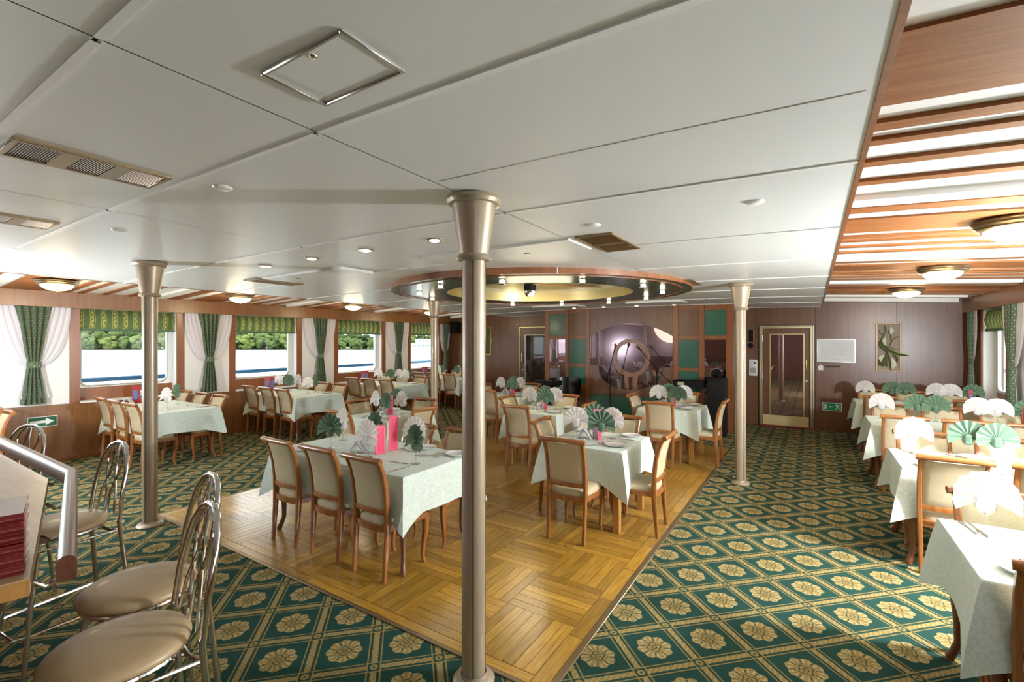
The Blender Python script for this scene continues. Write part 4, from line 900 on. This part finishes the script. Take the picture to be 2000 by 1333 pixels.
LP=[((-8.78,3.08,1),(-7.80,3.0,1),(-8.30,3.33,0)),((-8.93,5.36,1),(-8.78,5.45,0),(-8.60,5.38,0),(-8.62,5.58,1),(-7.89,5.30,1),(-8.10,5.60,0)),((-8.72,7.72,1),(-8.36,7.76,0),(-8.22,7.9,1),(-7.92,7.80,1),(-7.95,7.93,0)),((-8.55,9.6,1),(-8.5,9.75,0),(-7.95,9.72,0),(-8.03,9.88,1))]
lw=['by the window','second','third','fourth','fifth','by the aisle']
for k,l_ in enumerate(LP):
    tn='%s left window table'%names[k]
    for i,(x,y,wh) in enumerate(l_): glass_nap(x,y,wh,'%s, %s glass from the window'%(tn,('first','second','third','fourth','fifth','sixth')[i]))
    menu(-8.98,LN[k][0]+.42,1.2,.27,.10,'red menu with blue picture by the window, %s'%tn,'red',.45)
    holder(-8.90,LN[k][0]+.25,.9,tn)
    put(PL,'side_plate',-7.70,LN[k][1]-.14,TZ,0,'white side plate at aisle corner of %s'%tn,'plate','white side plates')
    put(FK,'fork',-7.85,LN[k][1]-.22,TZ,1.2,'steel fork at aisle end of %s'%tn,'fork','dinner forks'); put(KN,'table_knife',-8.02,LN[k][1]-.2,TZ,1.2,'steel table knife at aisle end of %s'%tn,'knife','table knives')
# ------------------------------------------------------------------ bar with rail, books, stools
u1=Vector((.969,-.247,0)); u2=Vector((-.247,-.969,0))
CZ=1.08; A_=Vector((-6.2,.71,0)); B_=Vector((-3.11,.70,0)); C_=Vector((-1.853,.379,0)); D_=C_+u2*.52; E_=Vector((-3.18,.16,0)); F_=Vector((-6.2,.15,0))
bar=empty('bar_counter',(-3.1,.4,0),0,'laminate bar counter with wooden rail on chrome brackets','bar counter')
def bp(b,nm,mat,**k): o=b.build(nm,M[mat],bar,**k); o.location=-Vector(bar.location); return o
pl=[(p.x,p.y) for p in (A_,F_,E_,D_,C_,B_)]
b=MB(); b.prism(pl,CZ-.004,CZ); bp(b,'worktop',"counter",ang=0)
b=MB(); b.prism(pl,CZ-.05,CZ-.004); bp(b,'edge_band','oak',ang=0)
b=MB(); pl2=[(-6.2,.38),(-6.2,.18),(-3.17,.19),(-2.1,-.05),(-2.02,.12),(-3.15,.39)]; b.prism(pl2,0,CZ-.05); bp(b,'front_panel','veneer',ang=0)
rp=[Vector((-6.2,.785,0)),Vector((-3.06,.772,0)),Vector((-1.835,.452,0))]
sec=[(-.021,-.038),(.021,-.038),(.023,-.03),(.023,.018),(.016,.030),(.006,.035),(-.006,.035),(-.016,.030),(-.023,.018),(-.023,-.03)]
b=MB(); vv=[];ff=[]; m_=len(sec)
for i,p in enumerate(rp):
    d=(rp[min(i+1,2)]-rp[max(i-1,0)]).normalized(); nn=Vector((-d.y,d.x,0)); sc2=1/math.cos(.125) if i==1 else 1
    for (s_,z) in sec: q=p+nn*s_*sc2; vv.append((q.x,q.y,1.085+z))
for i in range(2):
    for k in range(m_): ff.append((i*m_+k,i*m_+(k+1)%m_,(i+1)*m_+(k+1)%m_,(i+1)*m_+k))
ff+=[tuple(range(m_)),tuple(2*m_+k for k in range(m_))]; b.add(vv,ff); bp(b,'bar_rail','railwood',ang=50)
for t in (.08,.42,.78):
    p=C_.lerp(B_,t); q=rp[2].lerp(rp[1],t+.02); b=MB(); b.tube([(p.x,p.y,1.03),(p.lerp(q,.35).x,p.lerp(q,.35).y,1.005),(p.lerp(q,.8).x,p.lerp(q,.8).y,1.015),(q.x,q.y,1.05)],.0075,8); bp(b,'bracket','chrome')
for x in (-3.3,-3.75,-4.3,-4.9): b=MB(); b.tube([(x,.70,1.03),(x,.76,1.005),(x,.783,1.05)],.0075,8); bp(b,'bracket','chrome')
bc=Vector((-1.892,.375,0)); ang=math.atan2(u1.y,u1.x)
for k in range(6):
    j=R.uniform(-.008,.006); o=bc-u1*(.115-j)+u2*.15; z=CZ+.001+k*.0295
    q=empty('red_book',(o.x,o.y,z),ang,'dark red leather menu book, %s of the stack on the bar'%('bottom one','second from bottom','third from bottom','fourth from bottom','fifth from bottom','topmost')[k],'book','red books stacked on the bar')
    b=MB(); b.cbox(-.105,.105,-.15,.15,.0,.004,.0015); b.cbox(-.105,.105,-.15,.15,.024,.028,.0015); cv=b.build('cover',M['bookred'],q)
    b=MB(); b.grid(lambda u,v:(.102+.010*math.sin(PI*v),-.15+.30*u,.0005+.027*v),2,6); b.build('spine',M['bookred'],q)
    b=MB(); b.box(-.10,.10,-.145,.145,.004,.024); b.build('pages',M['page'],q,ang=0)
    if k==5:
        for yy,xx in ((-.06,-.02),(-.06,.03),(-.09,0)): b=MB(); b.box(xx-.018,xx+.018,yy-.012,yy+.012,.028,.0285); b.build('cover_print',M['gold'],cv,ang=0)
def make_stool():
    e=empty('bar_stool'); r=.0095; H=.78
    b=MB(); b.lathe([(0,H+.012),(.10,H+.010),(.16,H+.004),(.185,H-.006),(.195,H-.02),(.192,H-.03),(.18,H-.036),(0,H-.036)],40); b.build('seat',M['vinyl'],e,ang=60)
    b=MB(); b.tube([(.175*math.cos(2*PI*k/28),.175*math.sin(2*PI*k/28),H-.046) for k in range(28)],r,8,closed=True); b.build('seat_ring',M['chrome'],e)
    arch=[(-.205,.25,0),(-.185,.215,.40),(-.165,.185,.74),(-.158,.205,.90),(-.148,.226,1.0),(-.125,.242,1.075),(-.08,.256,1.13),(-.03,.262,1.15)]
    pts=arch+[(-x,y,z) for x,y,z in reversed(arch)]
    b=MB(); b.tube(pts,.0115,10); b.build('back_frame',M['chrome'],e)
    for s in (-1,1):
        b=MB(); b.tube([(s*.12,-.13,H-.05),(s*.155,-.175,.40),(s*.185,-.215,0)],.0105,10); b.build('leg',M['chrome'],e)
        lp=[(s*.012,.19,.76),(s*.02,.205,.88),(s*.06,.226,.98),(s*.085,.24,1.05),(s*.07,.252,1.10),(s*.03,.26,1.14)]
        b=MB(); b.tube(lp,.0065,8); b.build('back_loop',M['chrome'],e)
        lp=[(s*.10,.188,.76),(s*.075,.205,.88),(s*.03,.226,.98),(s*.012,.242,1.07),(s*.008,.26,1.145)]
        b=MB(); b.tube(lp,.0065,8); b.build('back_loop',M['chrome'],e)
        b=MB(); b.tube([(s*.163,-.187,.30),(s*.19,.222,.30)],.0085,8); b.build('stretcher',M['chrome'],e)
    b=MB(); b.tube([(-.163,-.187,.30),(-.15,-.235,.30),(.15,-.235,.30),(.163,-.187,.30)],.0085,8); b.build('footrest',M['chrome'],e)
    b=MB(); b.tube([(-.16,.19,H-.09),(-.1,.165,H-.09),(.1,.165,H-.09),(.16,.19,H-.09)],.0085,8); b.build('back_stretcher',M['chrome'],e)
    for s in (-1,1): b=MB(); b.tube([(s*.16,.19,H-.09),(s*.13,-.145,H-.09)],.0075,8); b.build('side_stretcher',M['chrome'],e)
    return e
s0=make_stool()
for k,(x,y,rz,lab) in enumerate(((-1.88,.59,-.14,'chrome bar stool with beige round seat nearest the camera'),(-2.28,.78,-.12,'chrome bar stool with beige seat directly behind the nearest one'),(-3.40,.82,.10,'chrome bar stool with beige seat beyond the bar corner'),(-4.52,.72,.45,'chrome bar stool partly hidden behind the bar rail'))):
    c=s0 if k==0 else copy_tree(s0); c.location=(x,y,0); c.rotation_euler=(0,0,rz); tag(c,lab,'bar stool','chrome bar stools at the counter')
# ------------------------------------------------------------------ stage equipment
def mic(x,y,mz,dx,lab):
    q=empty('microphone_stand',(x,y,0),0,lab,'microphone stand')
    b=MB(); 
    for k in range(3): a=k*2*PI/3+.3; b.tube([(0,0,.06),(.25*math.cos(a),.25*math.sin(a),.01)],.009,6)
    b.build('tripod_base',M['black'],q)
    b=MB(); b.tube([(0,0,.05),(0,0,1.18)],.011,8); b.build('pole',M['black'],q)
    top=(dx,.0,mz); b=MB(); b.tube([(-dx*.9,0,1.18-(mz-1.18)*.75),(0,0,1.18),(dx*.92,0,1.18+(mz-1.18)*.9)],.008,8); b.build('boom',M['black'],q)
    b=MB(); t=Vector((dx,0,mz-1.18)).normalized(); p0=Vector((dx*.9,0,1.18+(mz-1.18)*.88)); b.tube([p0,p0+t*.10],[.012,.017],10); m1=b.build('microphone',M['black'],q)
    b=MB(); b.lathe([(.032*math.sin(PI*k/8),-.032*math.cos(PI*k/8)) for k in range(9)],14,o=tuple(p0+t*.125)); b.build('grille',M['micgrille'],m1)
mic(-3.53,9.3,1.58,.10,'black microphone stand with boom left of the shaped mirror'); mic(-2.55,9.25,1.58,-.34,'microphone on slanted boom right of the shaped mirror')
q=empty('stage_loudspeaker',(-1.47,9.32,0),.1,'tall black loudspeaker cabinet at right end of stage wall','loudspeaker')
b=MB(); b.cbox(-.17,.17,-.16,.16,0,1.06,.02,2); b.build('cabinet',M['black'],q); b=MB(); b.cbox(-.15,.15,-.168,-.158,.08,1.0,.004); b.build('grille',M['blackleather'],q)
b=MB(); b.lathe([(.055*math.sin(PI*k/8),.05-.05*math.cos(PI*k/8)) for k in range(9)],14,o=(.05,0,1.06)); b.build('cable_knob',M['black'],q)
q=empty('keyboard_mixer',(-1.93,9.2,0),.0,'black mixing console with lit screen on a stand','mixing console')
b=MB(); b.cbox(-.26,.26,-.16,.16,.86,1.0,.01,M=Matrix.Rotation(0,4,'X')); b.build('console',M['black'],q); b=MB(); b.cbox(-.18,-.06,-.168,-.158,.915,.975,.003); b.build('screen',M['screen'],q)
for s in (-1,1): b=MB(); b.tube([(s*.2,-.1,0),(-s*.2,.1,.86)],.012,8); b.build('stand_leg',M['black'],q)
q=empty('leather_tub_chair',(-4.55,9.25,0),.2,'black leather tub chair before the stage wall at left','armchair')
b=MB(); b.cbox(-.24,.24,-.24,.2,.38,.50,.03,3); b.build('seat',M['blackleather'],q)
b=MB(); b.grid(lambda u,v:((.27+.04*v)*math.cos(PI*u)*1.0,.02+(.25+.03*v)*math.sin(PI*u),.42+(.50 if .2<u<.8 else .36+.14*min(1,min(u,1-u)*5))*v),20,6); b.grid(lambda u,v:((.31+.04*v)*math.cos(PI*u)*1.0,.02+(.29+.03*v)*math.sin(PI*u),.42+(.50 if .2<u<.8 else .36+.14*min(1,min(u,1-u)*5))*v),20,6); b.build('backrest',M['blackleather'],q,fix=False)
for sx in (-1,1):
    for sy in (-1,1): b=MB(); b.tube([(sx*.2,sy*.18,.39),(sx*.23,sy*.22,0)],[.02,.014],8); b.build('leg',M['black'],q)
q=empty('stage_keyboard',(-5.0,9.3,0),.15,'black electronic keyboard on crossed stand by the far door','keyboard')
b=MB(); b.cbox(-.30,.30,-.13,.13,.74,.84,.01); b.build('body',M['black'],q); b=MB(); b.cbox(-.28,.28,-.125,-.01,.838,.846,.002); b.build('keys',M['blackleather'],q)
for s in (-1,1): b=MB(); b.tube([(s*.22,0,0),(-s*.22,0,.75)],.012,8); b.build('stand_leg',M['black'],q)
# ------------------------------------------------------------------ the photographer's flash heads (reflected in the mirrors)
def strobe(x,y,z,power,lab):
    q=empty('studio_flash',(x,y,0),0,lab,'studio flash','studio flash heads on stands')
    for k in range(3): a=k*2*PI/3+.5; b=MB(); b.tube([(0,0,.45),(.35*math.cos(a),.35*math.sin(a),.01)],.01,6); b.build('leg',M['black'],q)
    b=MB(); b.tube([(0,0,.1),(0,0,z-.1)],.014,8); b.build('pole',M['black'],q)
    b=MB(); b.lathe([(0,0),(.05,0),(.05,.10),(0,.10)],16,o=(0,0,z-.18)); b.build('flash_body',M['black'],q)
    b=MB(); b.lathe([(.045*math.sin(PI*k/8),.045-.045*math.cos(PI*k/8)) for k in range(9)],16,o=(0,0,z-.075)); b.build('flash_dome',M['flash'],q)
    l=bpy.data.lights.new('flash','POINT'); l.energy=power; l.color=(.90,.96,1); l.shadow_soft_size=.10; lo=bpy.data.objects.new('flash_light',l); COL.objects.link(lo); lo.parent=q; lo.location=(0,0,z+.11)
strobe(2.00,4.02,1.50,STROBE_R,'studio flash on a stand between the right window tables')
strobe(-6.80,.22,1.35,STROBE_L,'studio flash on a stand near the left windows')
# ------------------------------------------------------------------ outside
b=MB(); b.box(-700,900,-700,900,-3.1,-3.0); tag(b.build('river',M['water'],ang=0),'bright river water beyond the windows','water',kind='stuff')
for side in ('left','right'):
    f=(lambda x:x) if side=='left' else mir
    b=MB(); b.box(*sorted((f(XL-.3),f(XL-1.5))),YF-4,YB+8,-.15,-.02); tag(b.build('side_deck',M['deck'],ang=0),'narrow open side deck outside the %s windows'%side,'deck',kind='structure')
    q=empty('deck_railing',(f(XL-1.4),2,0),0,'blue-topped white deck railing outside the %s windows'%side,'railing')
    b=MB(); b.cbox(-.045,.045,-10,18,1.02,1.10,.012); b.build('top_rail',M['railblue'],q)
    for k in range(11): b=MB(); b.tube([(0,-8.6+2.27*k,-.05),(0,-8.6+2.27*k,1.04)],.02,8); b.build('post',M['hull'],q)
    for z in (.35,.7): b=MB(); b.tube([(0,-10,z),(0,18,z)],.012,6); b.build('wire_rail',M['hull'],q)
th=math.radians(32.6)
def wp(d,l): return (-d*math.sin(th)+l*math.cos(th),d*math.cos(th)+l*math.sin(th))
def tree_mesh(seed,mat):
    rr=random.Random(seed); b=MB()
    for k in range(34):
        a=rr.uniform(0,2*PI); z=rr.uniform(.12,.9); d=rr.uniform(.05,.40)*math.sqrt(max(.05,1-((z-.45)/.55)**2)); r_=rr.uniform(.09,.17); bm=bmesh.new(); bmesh.ops.create_icosphere(bm,subdivisions=2,radius=1)
        c=Vector((d*math.cos(a),d*math.sin(a),z))
        for v in bm.verts: v.co=c+v.co*r_*rr.uniform(.8,1.2)
        bm.verts.index_update(); b.add([v.co.copy() for v in bm.verts],[[v.index for v in f_.verts] for f_ in bm.faces]); bm.free()
    return b.mesh('crown',mat,0)
tm=[tree_mesh(k,M['tree%d'%(k%3)]) for k in range(6)]
tb=MB(); tb.tube([(0,0,0),(.01,0,.2),(0,0,.5)],[.035,.028,.015],8); trunk=tb.mesh('trunk',M['bark'])
kinds=['dark green tree on the far river bank','mid green tree on the far river bank','light green bushy tree at the water edge']
n=0
for row,(d,h0,h1,step) in enumerate(((236,5.5,7.5,7.5),(246,9.0,12,7.5))):
    l=-275.0
    while l<0:
        k=R.choice([[2,1,5,4],[1,4,0],[0,3,3,1]][row]); x,y=wp(d+R.uniform(-2,2),l); h=R.uniform(h0,h1)*(1.12 if l<-110 else .8); q=empty('bank_tree',(x,y,-2.9),R.uniform(0,6),kinds[k%3],'tree',kinds[k%3]+'s'); q.scale=(h*1.35,h*1.35,h)
        link('crown',tm[k],q); link('trunk',trunk,q); l+=step*R.uniform(.8,1.2)
x,y=wp(300,-150); b=MB(); b.box(-260,260,-60,60,-.6,.4); o=b.build('far_bank',M['bank'],None,(x,y,-2.9),th,ang=0); tag(o,'grassy far bank of the river','river bank',kind='structure')
x,y=wp(215,-36); q=empty('passenger_boat',(x,y,-3),th+.15,'white passenger boat moored far across the river','boat')
b=MB(); b.prism([(-11,-2.2),(9,-2.2),(13,0),(9,2.2),(-11,2.2)],0,1.3); b.build('hull',M['hull'],q,ang=0)
b=MB(); b.box(-10,8,-1.9,1.9,1.3,3.3); b.build('cabin',M['hull'],q,ang=0); b=MB(); b.box(-8,5,-1.6,1.6,3.5,5.2); b.build('upper_deck',M['hull'],q,ang=0); b=MB(); b.box(-10.5,8.5,-2.1,2.1,3.3,3.5); b.build('deck_plate',M['hull'],q,ang=0)
for k in range(9): b=MB(); b.box(-9+1.8*k,-7.8+1.8*k,-1.95,1.95,1.9,2.8); b.build('cabin_window',M['boatglass'],q,ang=0)
for k in range(6): b=MB(); b.box(-7+1.9*k,-5.8+1.9*k,-1.65,1.65,4.0,4.8); b.build('cabin_window',M['boatglass'],q,ang=0)
bpy.context.view_layer.update()
